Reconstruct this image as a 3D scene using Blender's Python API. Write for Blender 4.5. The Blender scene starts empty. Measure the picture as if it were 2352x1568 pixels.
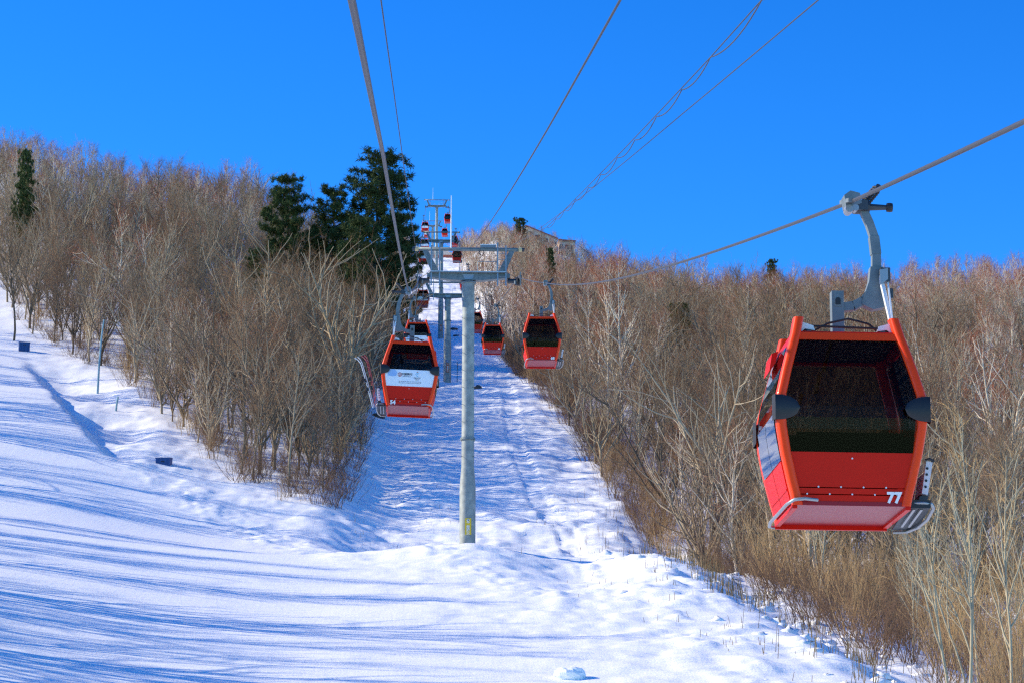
import bpy, math, random
import numpy as np
from mathutils import Vector, Matrix

# ------------------------------------------------------------------ camera, world, sun, exposure
scene = bpy.context.scene
COL = scene.collection
F = 5600.0                                   # focal length in pixels of a 2352 x 1568 picture
PITCH = math.atan(1288 / 5600.0)
YAW = math.radians(2.04)
cam_data = bpy.data.cameras.new('camera')
cam_data.sensor_width = 36.0
cam_data.lens = 36.0 * F / 2352.0
cam_data.clip_start = 0.5
cam_data.clip_end = 5000
cam = bpy.data.objects.new('camera', cam_data)
cam.rotation_euler = (math.pi / 2 + PITCH, 0, -YAW)
COL.objects.link(cam)
scene.camera = cam
CAM_R = np.array(cam.rotation_euler.to_matrix())

SUN_EL, SUN_AZ = math.radians(28.5), math.radians(-79.0)   # azimuth from +Y towards +X
SUN_DIR = Vector((math.sin(SUN_AZ) * math.cos(SUN_EL), math.cos(SUN_AZ) * math.cos(SUN_EL), math.sin(SUN_EL)))
world = bpy.data.worlds.new('World')
scene.world = world
world.use_nodes = True
wn, wl = world.node_tree.nodes, world.node_tree.links
bg = wn['Background']
sky = wn.new('ShaderNodeTexSky')
sky.sky_type = 'NISHITA'
sky.sun_disc = False
sky.sun_elevation = SUN_EL
sky.sun_rotation = SUN_AZ
sky.altitude = 1200
sky.air_density = 1.0
sky.dust_density = 0.15
sky.ozone_density = 4.0
hs = wn.new('ShaderNodeHueSaturation')
hs.inputs['Saturation'].default_value = 1.30
hs.inputs['Hue'].default_value = 0.505
gam = wn.new('ShaderNodeGamma')
gam.inputs['Gamma'].default_value = 1.25
wl.new(sky.outputs[0], hs.inputs['Color'])
tint = wn.new('ShaderNodeMixRGB')
tint.blend_type = 'MULTIPLY'
tint.inputs[0].default_value = 1.0
tint.inputs[2].default_value = (.62, .92, .97, 1)
wl.new(hs.outputs[0], gam.inputs['Color'])
wl.new(gam.outputs[0], tint.inputs[1])
wl.new(tint.outputs[0], bg.inputs['Color'])
bg.inputs['Strength'].default_value = 0.13

sun_l = bpy.data.lights.new('sun', 'SUN')
sun_l.energy = 4.4
sun_l.angle = math.radians(0.53)
sun_l.color = (1.0, 0.88, 0.64)
sun_o = bpy.data.objects.new('sun', sun_l)
sun_o.rotation_euler = SUN_DIR.to_track_quat('Z', 'Y').to_euler()
COL.objects.link(sun_o)
vs = scene.view_settings
vs.view_transform = 'Standard'
vs.look = 'None'
vs.exposure = 0.6
vs.gamma = 1.0
vs.use_curve_mapping = False
scene.cycles.use_denoising = False
scene.cycles.use_adaptive_sampling = False
scene.cycles.sample_clamp_indirect = 1.5
scene.cycles.filter_width = 1.3
scene.cycles.max_bounces = 6
scene.cycles.transparent_max_bounces = 12

rng = np.random.default_rng(7)
random.seed(7)


def U(px, py, D):
    """pixel of the 2352 x 1568 photograph + distance along the lens axis -> world point"""
    return CAM_R @ np.array([(px - 1176) / F * D, (784 - py) / F * D, -D])


def ray_at_y(px, py, Y):
    d = CAM_R @ np.array([(px - 1176) / F, (784 - py) / F, -1.0])
    return d * (Y / d[1])


def project(P):
    P = np.atleast_2d(P)
    c = P @ CAM_R
    D = -c[:, 2]
    Ds = np.where(np.abs(D) < 1e-3, 1e-3, D)
    return np.stack([1176 + F * c[:, 0] / Ds, 784 - F * c[:, 1] / Ds, D], 1)


# ------------------------------------------------------------------ materials
def mat(name, color=(.5, .5, .5), rough=.6, metal=0.0, spec=.5, coat=0.0, noise=None, bump=None):
    """noise=(scale, amount, dark colour)  bump=(scale, strength, distance)"""
    m = bpy.data.materials.new(name)
    m.use_nodes = True
    nt = m.node_tree
    b = nt.nodes['Principled BSDF']
    b.inputs['Base Color'].default_value = (*color, 1)
    b.inputs['Roughness'].default_value = rough
    b.inputs['Metallic'].default_value = metal
    b.inputs['Specular IOR Level'].default_value = spec
    b.inputs['Coat Weight'].default_value = coat
    b.inputs['Coat Roughness'].default_value = .06
    tc = nt.nodes.new('ShaderNodeTexCoord')
    if noise:
        n = nt.nodes.new('ShaderNodeTexNoise')
        n.inputs['Scale'].default_value = noise[0]
        n.inputs['Detail'].default_value = 6
        r = nt.nodes.new('ShaderNodeValToRGB')
        r.color_ramp.elements[0].position = .35
        r.color_ramp.elements[1].position = .7
        r.color_ramp.elements[0].color = (*noise[2], 1)
        r.color_ramp.elements[1].color = (*color, 1)
        mx = nt.nodes.new('ShaderNodeMixRGB')
        mx.inputs[0].default_value = noise[1]
        mx.inputs[1].default_value = (*color, 1)
        nt.links.new(tc.outputs['Object'], n.inputs['Vector'])
        nt.links.new(n.outputs['Fac'], r.inputs[0])
        nt.links.new(r.outputs[0], mx.inputs[2])
        nt.links.new(mx.outputs[0], b.inputs['Base Color'])
    if bump:
        n = nt.nodes.new('ShaderNodeTexNoise')
        n.inputs['Scale'].default_value = bump[0]
        n.inputs['Detail'].default_value = 5
        bp = nt.nodes.new('ShaderNodeBump')
        bp.inputs['Strength'].default_value = bump[1]
        bp.inputs['Distance'].default_value = bump[2]
        nt.links.new(tc.outputs['Object'], n.inputs['Vector'])
        nt.links.new(n.outputs['Fac'], bp.inputs['Height'])
        nt.links.new(bp.outputs[0], b.inputs['Normal'])
    return m


def ramp_mat(name, cols, rough=.85):
    """one colour per object, picked along a ramp by the object's own random number"""
    m = mat(name, cols[0], rough, spec=.15)
    nt = m.node_tree
    oi = nt.nodes.new('ShaderNodeObjectInfo')
    r = nt.nodes.new('ShaderNodeValToRGB')
    els = r.color_ramp.elements
    els[0].color = (*cols[0], 1)
    els[1].color = (*cols[-1], 1)
    for i, c in enumerate(cols[1:-1]):
        e = els.new((i + 1) / (len(cols) - 1))
        e.color = (*c, 1)
    nt.links.new(oi.outputs['Random'], r.inputs[0])
    nt.links.new(r.outputs[0], nt.nodes['Principled BSDF'].inputs['Base Color'])
    return m


def glass_mat(name, tint, refl=.9):
    m = bpy.data.materials.new(name)
    m.use_nodes = True
    nt = m.node_tree
    nt.nodes.clear()
    out = nt.nodes.new('ShaderNodeOutputMaterial')
    tr = nt.nodes.new('ShaderNodeBsdfTransparent')
    tr.inputs[0].default_value = (*tint, 1)
    gl = nt.nodes.new('ShaderNodeBsdfGlossy')
    gl.inputs['Roughness'].default_value = .02
    gl.inputs['Color'].default_value = (refl, refl, refl, 1)
    fr = nt.nodes.new('ShaderNodeFresnel')
    fr.inputs['IOR'].default_value = 1.45
    mx = nt.nodes.new('ShaderNodeMixShader')
    nt.links.new(fr.outputs[0], mx.inputs[0])
    nt.links.new(tr.outputs[0], mx.inputs[1])
    nt.links.new(gl.outputs[0], mx.inputs[2])
    nt.links.new(mx.outputs[0], out.inputs['Surface'])
    return m


def snow_mat():
    m = mat('snow', (.94, .945, .95), .6, spec=.2)
    nt = m.node_tree
    b = nt.nodes['Principled BSDF']
    tc = nt.nodes.new('ShaderNodeTexCoord')
    mp = nt.nodes.new('ShaderNodeMapping')
    mp.inputs['Scale'].default_value = (.8, 3.2, 1)
    mp.inputs['Rotation'].default_value = (0, 0, .2)
    n1 = nt.nodes.new('ShaderNodeTexNoise')
    n1.inputs['Scale'].default_value = 1.1
    n1.inputs['Detail'].default_value = 8
    n1.inputs['Roughness'].default_value = .62
    n2 = nt.nodes.new('ShaderNodeTexNoise')
    n2.inputs['Scale'].default_value = 9
    n2.inputs['Detail'].default_value = 5
    acc = None
    for rotz, sc, wgt in ((.32, (5, .3, 1), .07), (-.5, (4, .22, 1), .06), (1.2, (2.2, .25, 1), .05)):
        m3 = nt.nodes.new('ShaderNodeMapping')
        m3.inputs['Rotation'].default_value = (0, 0, rotz)
        m3.inputs['Scale'].default_value = sc
        n3 = nt.nodes.new('ShaderNodeTexNoise')
        n3.inputs['Scale'].default_value = 1.0
        n3.inputs['Detail'].default_value = 3
        mm = nt.nodes.new('ShaderNodeMath')
        mm.operation = 'MULTIPLY_ADD'
        mm.inputs[1].default_value = wgt
        nt.links.new(tc.outputs['Object'], m3.inputs[0])
        nt.links.new(m3.outputs[0], n3.inputs['Vector'])
        nt.links.new(n3.outputs['Fac'], mm.inputs[0])
        if acc:
            nt.links.new(acc.outputs[0], mm.inputs[2])
        acc = mm
    sm = nt.nodes.new('ShaderNodeMath')
    sm.operation = 'ADD'
    nt.links.new(acc.outputs[0], sm.inputs[0])
    nt.links.new(n1.outputs['Fac'], sm.inputs[1])
    ad = nt.nodes.new('ShaderNodeMath')
    ad.operation = 'MULTIPLY_ADD'
    ad.inputs[1].default_value = .22
    bp = nt.nodes.new('ShaderNodeBump')
    bp.inputs['Strength'].default_value = .5
    bp.inputs['Distance'].default_value = .15
    nt.links.new(tc.outputs['Object'], mp.inputs[0])
    nt.links.new(mp.outputs[0], n1.inputs['Vector'])
    nt.links.new(tc.outputs['Object'], n2.inputs['Vector'])
    nt.links.new(n2.outputs['Fac'], ad.inputs[0])
    nt.links.new(sm.outputs[0], ad.inputs[2])
    nt.links.new(ad.outputs[0], bp.inputs['Height'])
    nt.links.new(bp.outputs[0], b.inputs['Normal'])
    return m


M = {
    'snow': snow_mat(),
    'red': mat('cabin_red_paint', (.62, .012, .005), .42, spec=.14, coat=.03, noise=(3, .3, (.50, .010, .005))),
    'orange': mat('post_orange_red_paint', (.86, .050, .005), .38, spec=.22, coat=.06),
    'underside': mat('cabin_floor_sheet', (.30, .018, .026), .36, spec=.2, bump=(2.2, .10, .05)),
    'black': mat('black_rubber', (.014, .015, .018), .5),
    'dark': mat('dark_interior', (.020, .014, .015), 1.0, spec=0.0),
    'grey_in': mat('grey_ceiling', (.16, .16, .165), .8),
    'white': mat('white_paint', (.72, .74, .76), .4, noise=(6, .2, (.5, .52, .55))),
    'adwhite': mat('white_advert_film', (.78, .82, .88), .35),
    'adblue': mat('pale_blue_print', (.30, .48, .78), .4),
    'steel': mat('galvanised_steel', (.19, .23, .245), .55, .25, noise=(4, .7, (.10, .135, .15)), bump=(14, .08, .02)),
    'pole': mat('galvanised_pole', (.35, .375, .35), .6, .1, noise=(2.2, .9, (.17, .20, .205)), bump=(5, .1, .03)),
    'rail': mat('grey_rail', (.20, .24, .27), .5, .3),
    'rope': mat('steel_rope', (.055, .057, .06), .5, .2),
    'cable': mat('dark_cable', (.035, .038, .042), .6),
    'bright': mat('stainless_tube', (.34, .355, .365), .38, .6),
    'greydark': mat('dark_steel', (.06, .07, .08), .5, .5),
    'ivory': mat('yellowed_end_cap', (.55, .45, .25), .6),
    'yellow': mat('yellow_sign', (.72, .50, .02), .5),
    'signred': mat('faded_red_sign', (.42, .12, .06), .6),
    'signblue': mat('blue_sign', (.02, .06, .3), .5),
    'text_white': mat('white_lettering', (.8, .8, .8), .5),
    'text_dark': mat('dark_lettering', (.05, .06, .09), .5),
    'text_red': mat('red_lettering', (.42, .03, .05), .5),
    'cyan': mat('cyan_print', (.05, .45, .7), .5),
    'glass': glass_mat('tinted_glass', (.50, .475, .45), .6),
    'glass_end': glass_mat('tinted_end_glass', (.52, .49, .46), .16),
    'bin': mat('blue_plastic', (.012, .075, .26), .5, noise=(3, .5, (.01, .04, .14))),
    'bark': ramp_mat('grey_brown_bark', [(.15, .11, .072), (.32, .255, .17), (.50, .405, .28), (.20, .15, .10), (.11, .08, .056), (.38, .30, .20), (.13, .095, .065)]),
    'twig': ramp_mat('brown_twigs', [(.21, .12, .064), (.14, .082, .048), (.27, .17, .095), (.22, .10, .054), (.22, .145, .088), (.155, .086, .05)]),
    'twig_red': ramp_mat('reddish_twigs', [(.27, .085, .045), (.32, .105, .05), (.22, .08, .052), (.29, .13, .065)]),
    'twig_tan': ramp_mat('tan_brush', [(.48, .315, .15), (.30, .19, .10), (.56, .37, .17), (.26, .165, .095), (.42, .285, .155)]),
    'twig_dark': ramp_mat('dark_brush', [(.15, .092, .06), (.20, .12, .075), (.11, .07, .05)]),
    'birch': mat('birch_bark', (.80, .69, .53), .8, noise=(2.2, .5, (.26, .21, .17)), spec=.15),
    'pale': mat('pale_sapling_bark', (.46, .40, .27), .8, noise=(3, .6, (.26, .21, .14)), spec=.15),
    'needle': ramp_mat('pine_needles', [(.06, .085, .028), (.075, .098, .03), (.045, .068, .026)]),
    'reed': mat('dry_reeds', (.52, .38, .19), .9, noise=(.6, .8, (.20, .13, .07)), spec=.1),
    'rock': mat('dark_rock', (.09, .085, .08), .9, noise=(2, .6, (.05, .048, .045)), bump=(4, .6, .1)),
    'timber': mat('station_cladding', (.34, .09, .06), .7),
    'roof': mat('lodge_roof', (.70, .56, .46), .7, noise=(.3, .5, (.55, .42, .34))),
    'cream': mat('cream_wall', (.60, .55, .48), .7),
    'window': mat('far_window', (.03, .04, .06), .2),
    'stake': mat('teal_painted_pole', (.30, .46, .50), .5, noise=(1.2, .8, (.10, .26, .34))),
    'ski_red': mat('red_ski', (.5, .04, .04), .35),
}


# ------------------------------------------------------------------ mesh helpers
class MB:
    def __init__(self):
        self.v, self.f = [], []

    def add(self, verts, faces):
        o = len(self.v)
        self.v.extend([tuple(map(float, p)) for p in verts])
        self.f.extend([tuple(i + o for i in q) for q in faces])
        return self

    def box(self, c, s, rot=None, taper=None):
        hx, hy, hz = s[0] / 2, s[1] / 2, s[2] / 2
        pts = []
        for z in (-1, 1):
            k = 1 if (taper is None or z < 0) else taper
            for y in (-1, 1):
                for x in (-1, 1):
                    pts.append(Vector((x * hx * k, y * hy * k, z * hz)))
        if rot is not None:
            pts = [rot @ p for p in pts]
        c = Vector(c)
        return self.add([p + c for p in pts],
                        [(0, 2, 3, 1), (4, 5, 7, 6), (0, 1, 5, 4), (2, 6, 7, 3), (0, 4, 6, 2), (1, 3, 7, 5)])

    def beam(self, a, b, w, h, w2=None, h2=None):
        """rectangular bar from a to b; h is measured along z where possible"""
        a, b = Vector(a), Vector(b)
        d = (b - a).normalized()
        up = Vector((0, 0, 1)) if abs(d.z) < .95 else Vector((0, 1, 0))
        s = d.cross(up).normalized()
        u = s.cross(d).normalized()
        w2, h2 = w2 or w, h2 or h
        pts = []
        for p, ww, hh in ((a, w, h), (b, w2, h2)):
            for i, j in ((-1, -1), (1, -1), (1, 1), (-1, 1)):
                pts.append(p + s * i * ww / 2 + u * j * hh / 2)
        return self.add(pts, [(0, 3, 2, 1), (4, 5, 6, 7), (0, 1, 5, 4), (1, 2, 6, 5), (2, 3, 7, 6), (3, 0, 4, 7)])

    def tube(self, pts, r, n=8, cap=True):
        pts = [Vector(p) for p in pts]
        rs = r if isinstance(r, (list, tuple)) else [r] * len(pts)
        ref = None
        vs_, fs = [], []
        for i, p in enumerate(pts):
            a = pts[max(i - 1, 0)]
            b = pts[min(i + 1, len(pts) - 1)]
            d = (b - a).normalized()
            if ref is None:
                ref = Vector((0, 0, 1)) if abs(d.z) < .9 else Vector((1, 0, 0))
            s = d.cross(ref).normalized()
            ref = s.cross(d).normalized()
            for k in range(n):
                t = 2 * math.pi * k / n
                vs_.append(p + (s * math.cos(t) + ref * math.sin(t)) * rs[i])
        for i in range(len(pts) - 1):
            for k in range(n):
                k2 = (k + 1) % n
                fs.append((i * n + k, i * n + k2, (i + 1) * n + k2, (i + 1) * n + k))
        if cap:
            fs.append(tuple(range(n - 1, -1, -1)))
            fs.append(tuple(range((len(pts) - 1) * n, len(pts) * n)))
        return self.add(vs_, fs)

    def lathe(self, prof, c=(0, 0, 0), n=24, axis='Z'):
        vs_, fs = [], []
        for r, z in prof:
            for k in range(n):
                t = 2 * math.pi * k / n
                p = (r * math.cos(t), r * math.sin(t), z)
                if axis == 'X':
                    p = (z, r * math.cos(t), r * math.sin(t))
                elif axis == 'Y':
                    p = (r * math.cos(t), z, r * math.sin(t))
                vs_.append((p[0] + c[0], p[1] + c[1], p[2] + c[2]))
        for i in range(len(prof) - 1):
            for k in range(n):
                k2 = (k + 1) % n
                fs.append((i * n + k, i * n + k2, (i + 1) * n + k2, (i + 1) * n + k))
        fs.append(tuple(range(n - 1, -1, -1)))
        fs.append(tuple(range((len(prof) - 1) * n, len(prof) * n)))
        return self.add(vs_, fs)

    def prism(self, poly, d):
        """closed outline poly (3D points) extruded by vector d"""
        n = len(poly)
        p = [Vector(q) for q in poly]
        d = Vector(d)
        return self.add(p + [q + d for q in p],
                        [tuple(range(n - 1, -1, -1)), tuple(range(n, 2 * n))] +
                        [(i, (i + 1) % n, n + (i + 1) % n, n + i) for i in range(n)])

    def mirror_x(self):
        self.v = [(-x, y, z) for x, y, z in self.v]
        self.f = [tuple(reversed(q)) for q in self.f]
        return self

    def mesh(self, name, m, smooth=False):
        me = bpy.data.meshes.new(name)
        me.from_pydata(self.v, [], self.f)
        me.materials.append(m)
        if smooth:
            me.polygons.foreach_set('use_smooth', [True] * len(me.polygons))
        me.update()
        return me

    def build(self, name, m, parent=None, smooth=False, loc=None):
        return link(name, self.mesh(name, m, smooth), parent, loc)


def link(name, data, parent=None, loc=None, rot=None, scale=None):
    o = bpy.data.objects.new(name, data)
    COL.objects.link(o)
    if parent is not None:
        o.parent = parent
    if loc is not None:
        o.location = loc
    if rot is not None:
        o.rotation_euler = rot
    if scale is not None:
        o.scale = scale
    return o


def tag(o, label=None, cat=None, group=None, kind=None):
    if label:
        o['label'] = label
    if cat:
        o['category'] = cat
    if group:
        o['group'] = group
    if kind:
        o['kind'] = kind
    return o


def smooth_by_angle(me, deg=35):
    me.polygons.foreach_set('use_smooth', [True] * len(me.polygons))
    try:
        me.set_sharp_from_angle(angle=math.radians(deg))
    except Exception:
        pass


def text_mesh(body, size, m, align='CENTER', bold=0.0, name='lettering'):
    c = bpy.data.curves.new('text', 'FONT')
    c.body = body
    c.size = size
    c.align_x = align
    c.align_y = 'CENTER'
    c.offset = bold
    c.resolution_u = 3
    o = bpy.data.objects.new('text', c)
    COL.objects.link(o)
    dg = bpy.context.evaluated_depsgraph_get()
    me = bpy.data.meshes.new_from_object(o.evaluated_get(dg))
    me.name = name
    me.materials.clear()
    me.materials.append(m)
    bpy.data.objects.remove(o)
    bpy.data.curves.remove(c)
    return me


# ------------------------------------------------------------------ noise
def vnoise(x, y, seed=0):
    xi, yi = np.floor(x).astype(np.int64), np.floor(y).astype(np.int64)
    xf, yf = x - xi, y - yi

    def h(a, b):
        n = (a * 374761393 + b * 668265263 + seed * 974711) & 0xffffffff
        n = ((n ^ (n >> 13)) * 1274126177) & 0xffffffff
        return ((n ^ (n >> 16)) & 0xffff) / 65535.0
    u, v = xf * xf * xf * (xf * (xf * 6 - 15) + 10), yf * yf * yf * (yf * (yf * 6 - 15) + 10)
    a, b, c, d = h(xi, yi), h(xi + 1, yi), h(xi, yi + 1), h(xi + 1, yi + 1)
    return (a * (1 - u) + b * u) * (1 - v) + (c * (1 - u) + d * u) * v - .5


def fbm(x, y, oct=4, seed=0, gain=.5):
    s, a = 0, 1.0
    for i in range(oct):
        s = s + a * vnoise(x * 2 ** i + 17.3 * i, y * 2 ** i + 9.1 * i, seed + i)
        a *= gain
    return s


def sst(a, b, x):
    t = np.clip((x - a) / (b - a), 0, 1)
    return t * t * (3 - 2 * t)


# ------------------------------------------------------------------ terrain
LINE_Y = [-400, -60, 0, 30, 60, 92, 118, 135, 142.6, 150, 165, 185, 200, 290.7, 424, 520, 616, 677, 720, 785, 900, 1200]
LINE_Z = [-70, -23, -13, -6.5, .6, 8.1, 14.3, 18.6, 19.9, 20.6, 23.6, 30.2, 35.2, 61.6, 97.8, 128.5, 160.2, 180.0, 190.5, 206.5, 226, 240]
_ly = np.linspace(-400, 1200, 3201)
_lz = np.interp(_ly, LINE_Y, LINE_Z)
_k = np.ones(17) / 17
_lz = np.convolve(np.pad(_lz, 8, 'edge'), _k, 'valid')


def line_z(y):
    return np.interp(y, _ly, _lz)


PISTE_X = [-140, -80, -56, -46, -39.6, -33, -24.7, -16.7, -12, -7.5, 5, 40]
PISTE_Y = [520, 380, 313, 276, 259, 246, 219, 192, 182, 176, 165, 150]      # lower edge of the left wood
BANK_X = [-140, -80, -56, -43.5, -39.2, -33.8, -30.9, -28.8, -26.2, -24.5, -15, -6, 0, 6]
BANK_Y = [480, 345, 290, 254, 240, 219, 209.5, 202.5, 194, 189.8, 172, 155, 138, 118]       # edge of the groomed piste
CORR_Y = [0, 168, 200, 255, 285, 400, 650, 900]
CORR_L = [-8, -7.2, -5.8, -5.8, -4.8, -5.0, -5.0, -6]                       # left edge of the lift corridor
CORR_R_Y = [40, 95, 108, 122, 152, 173, 194, 243, 302, 400, 470, 535, 700, 900]
CORR_R = [16.5, 16.8, 15.8, 14.5, 13.6, 14.3, 15.6, 15.0, 12.0, 11.2, 9.0, 8.2, 8.8, 12]


def ground(x, y, detail=True):
    x = np.asarray(x, float)
    y = np.asarray(y, float)
    z = line_z(y)
    # left: the piste tilts, then the wooded hill climbs to a ridge
    b = np.interp(y, [40, 80, 130, 188, 263, 330, 430], [.15, .15, .12, .07, .07, .06, .05])
    a = np.interp(y, [170, 200, 263, 330, 430, 470], [0, .6, 3.0, 9, 20, 22])
    left = np.maximum(0, -x - 5)
    left = np.where(left > 60, 60 + (left - 60) * .6, left)
    z = z + b * left * sst(-6, 22, left) + a * sst(-2, -36, x)
    z = z + 6 * sst(-45, -80, x) * sst(290, 430, y)
    z = z - sst(-6, -30, x) * np.maximum(0, y - 455) * .62
    # bank at the edge of the groomed piste
    by = np.interp(x, BANK_X, BANK_Y)
    near_w = sst(-22.5, -26, x) * sst(258, 240, y)
    z = z - near_w * (1.0 + 1.0 * vnoise(x / 5, y / 5, 15)) * sst(-.8, 4.5, y - by + 1.4 * vnoise(x / 2.2, y / 2.2, 16)) * sst(36, 10, y - by)
    # right: a small ditch beside the corridor, then the right-hand wood
    re = np.interp(y, CORR_R_Y, CORR_R)
    rx = x - re
    z = z - .75 * np.exp(-((rx - 2.8) / 2.3) ** 2) * sst(245, 190, y)
    offr = np.interp(y, [60, 150, 220, 300, 430], [-3.0, -3.2, -2.0, 1.0, 7.0])
    z = z + offr * sst(0, 14, rx)
    z = z - 4.5 * np.exp(-((x - 60) / 22) ** 2) * sst(330, 440, y)
    z = z + 2.6 * sst(22, 46, x) * sst(190, 120, y)
    st = 2 + np.maximum(0, y - 430) * .03
    z = z - sst(st, st + 48, rx) * np.maximum(0, y - 440) * .50 * (1 - np.exp(-(((x - 42) / 24) ** 4 + ((y - 785) / 62) ** 4)))
    z = z - 1.8 * sst(-9.0, -2.0, x) * sst(45, 20, x) * sst(146, 170, y) * sst(292, 225, y)
    # far side of everything sinks away
    z = z - sst(120, 400, np.abs(x)) * 20
    # broad undulation
    z = z + 2.4 * fbm(x / 60, y / 60, 3, 3) * sst(12, 40, np.abs(x - 4))
    if detail:
        cor = sst(-9, -4, x) * sst(4, -2, rx) * sst(120, 160, y)
        piste = sst(2, -3, y - by) * sst(12, 2, x + (y - 90) * .25)
        xw = x + 2.0 * vnoise(x / 6, y / 6, 21)
        yw = y + 1.6 * vnoise(x / 4.5, y / 4.5, 22)
        sas = 1 - np.abs(fbm(xw / 4.2 + yw * .05, yw / 1.15 + xw * .10, 3, 31)) * 2.2
        z = z + cor * (.15 * sas + .10 * (1 - np.abs(fbm(xw / 2.0 + yw * .15, yw / .55 + xw * .12, 2, 37)) * 2.4))
        z = z + cor * .55 * fbm(x / 4.5, y / 7, 3, 41)
        lump = fbm(x / 1.6, y / 1.9, 3, 51)
        tus = sst(-11, -1, rx) * sst(9, 3, rx) * sst(250, 150, y)
        z = z + tus * .45 * np.maximum(0, lump + .05)
        z = z + (1 - piste) * .16 * fbm(x / 1.3, y / 1.7, 4, 61)
        z = z + .2 * fbm(x / 11, y / 9, 2, 66) * sst(8, 2, y - by + 3) * sst(-12, -4, x) + (.22 - .17 * piste) * fbm(x / 6, y / 9, 3, 71)
        # broken snow along the foot of the bank and the mound that carries the first tower
        rough = np.exp(-((y - by - 2) / 5) ** 2) * sst(-30, -14, x) * sst(14, 4, x)
        z = z + rough * .32 * np.abs(fbm(x / 1.1, y / 1.3, 3, 81))
        z = z + .6 * np.exp(-(((x - 2.2) / 3.6) ** 2 + ((y - 139.5) / 5.5) ** 2))
        z = z - 1.0 * np.exp(-(((x - 8.5) / 3.2) ** 2 + ((y - 134) / 8) ** 2))
        # ski tracks
        rut = np.abs(x - 9.5 - 2.5 * vnoise(y / 25, y * 0, 83)) < .8
        z = z - cor * .12 * rut * (1 + vnoise(x / 1.2, y / 1.6, 84))
        trk = np.sin((x * .42 - y * .9) * 7 + 6 * vnoise(x / 8, y / 8, 91)) * vnoise(x / 3, y / 3, 95)
        z = z + piste * .012 * trk
    return z


T_XY = []


def build_terrain():
    ys = [-60.0]
    while ys[-1] < 1150:
        y = ys[-1]
        if y < 55:
            d = 4
        elif y < 165:
            d = .28
        elif y < 320:
            d = .28 + (y - 165) / 155 * .65
        elif y < 700:
            d = .93 + (y - 320) / 380 * 2.0
        else:
            d = 12
        ys.append(y + d)
    xs = [-400.0]
    while xs[-1] < 420:
        x = xs[-1]
        ax = abs(x + 3)
        d = .22 if ax < 27 else (.22 + (ax - 27) / 40 * .9 if ax < 67 else (1.1 + (ax - 67) / 80 * 6))
        xs.append(x + d)
    xs, ys = np.array(xs), np.array(ys)
    X, Y = np.meshgrid(xs, ys)
    Z = ground(X, Y)
    V = np.stack([X, Y, Z], -1).reshape(-1, 3)
    nx, ny = len(xs), len(ys)
    i = np.arange((ny - 1) * (nx - 1))
    r, c = i // (nx - 1), i % (nx - 1)
    a = r * nx + c
    Fq = np.stack([a, a + 1, a + nx + 1, a + nx], 1)
    o = quick_mesh('snow_slope', V, Fq, M['snow'], smooth=True)
    tag(o, kind='structure')
    print('terrain', nx, ny)


def quick_mesh_data(name, V, Fq, mats, smooth=False, midx=None):
    me = bpy.data.meshes.new(name)
    V = np.asarray(V, np.float32)
    Fq = [np.asarray(f, np.int32) for f in (Fq if isinstance(Fq, list) else [Fq])]
    Fq = [f for f in Fq if len(f)]
    me.vertices.add(len(V))
    me.vertices.foreach_set('co', V.ravel())
    tot = np.concatenate([np.full(len(f), f.shape[1], np.int32) for f in Fq])
    loops = np.concatenate([f.ravel() for f in Fq])
    me.loops.add(len(loops))
    me.loops.foreach_set('vertex_index', loops)
    me.polygons.add(len(tot))
    st = np.concatenate([[0], np.cumsum(tot)[:-1]]).astype(np.int32)
    me.polygons.foreach_set('loop_start', st)
    me.polygons.foreach_set('loop_total', tot)
    for m in (mats if isinstance(mats, list) else [mats]):
        me.materials.append(m)
    if midx is not None:
        me.polygons.foreach_set('material_index', np.asarray(midx, np.int32))
    if smooth:
        me.polygons.foreach_set('use_smooth', np.ones(len(tot), bool))
    me.update(calc_edges=True)
    return me


def quick_mesh(name, V, Fq, m, smooth=False, parent=None):
    return link(name, quick_mesh_data(name, V, Fq, m, smooth), parent)


build_terrain()

# ------------------------------------------------------------------ lift towers
class P3:
    pass


TOWERS = []
#        name-label, base px, base py, Y, arm py, fat height
TSPEC = [
    ('nearest grey tubular lift tower with yellow sign at its foot', 1076, 1245, 142.6, 640, 3.75),
    ('second grey lift tower, with red sign, just left of the nearest one', 1028.5, 880, 290.7, 682, 5.0),
    ('third lift tower, fat at the base, partly behind the second', 1013.5, 780, 424.0, 556, 6.5),
    ('tall lift tower standing against the sky below the hilltop', 1003.5, 600, 620.0, 475, 6.0),
    ('farthest lift tower, half hidden behind the one against the sky', 994, 600, 785.0, 520, 4.0),
]


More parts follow.
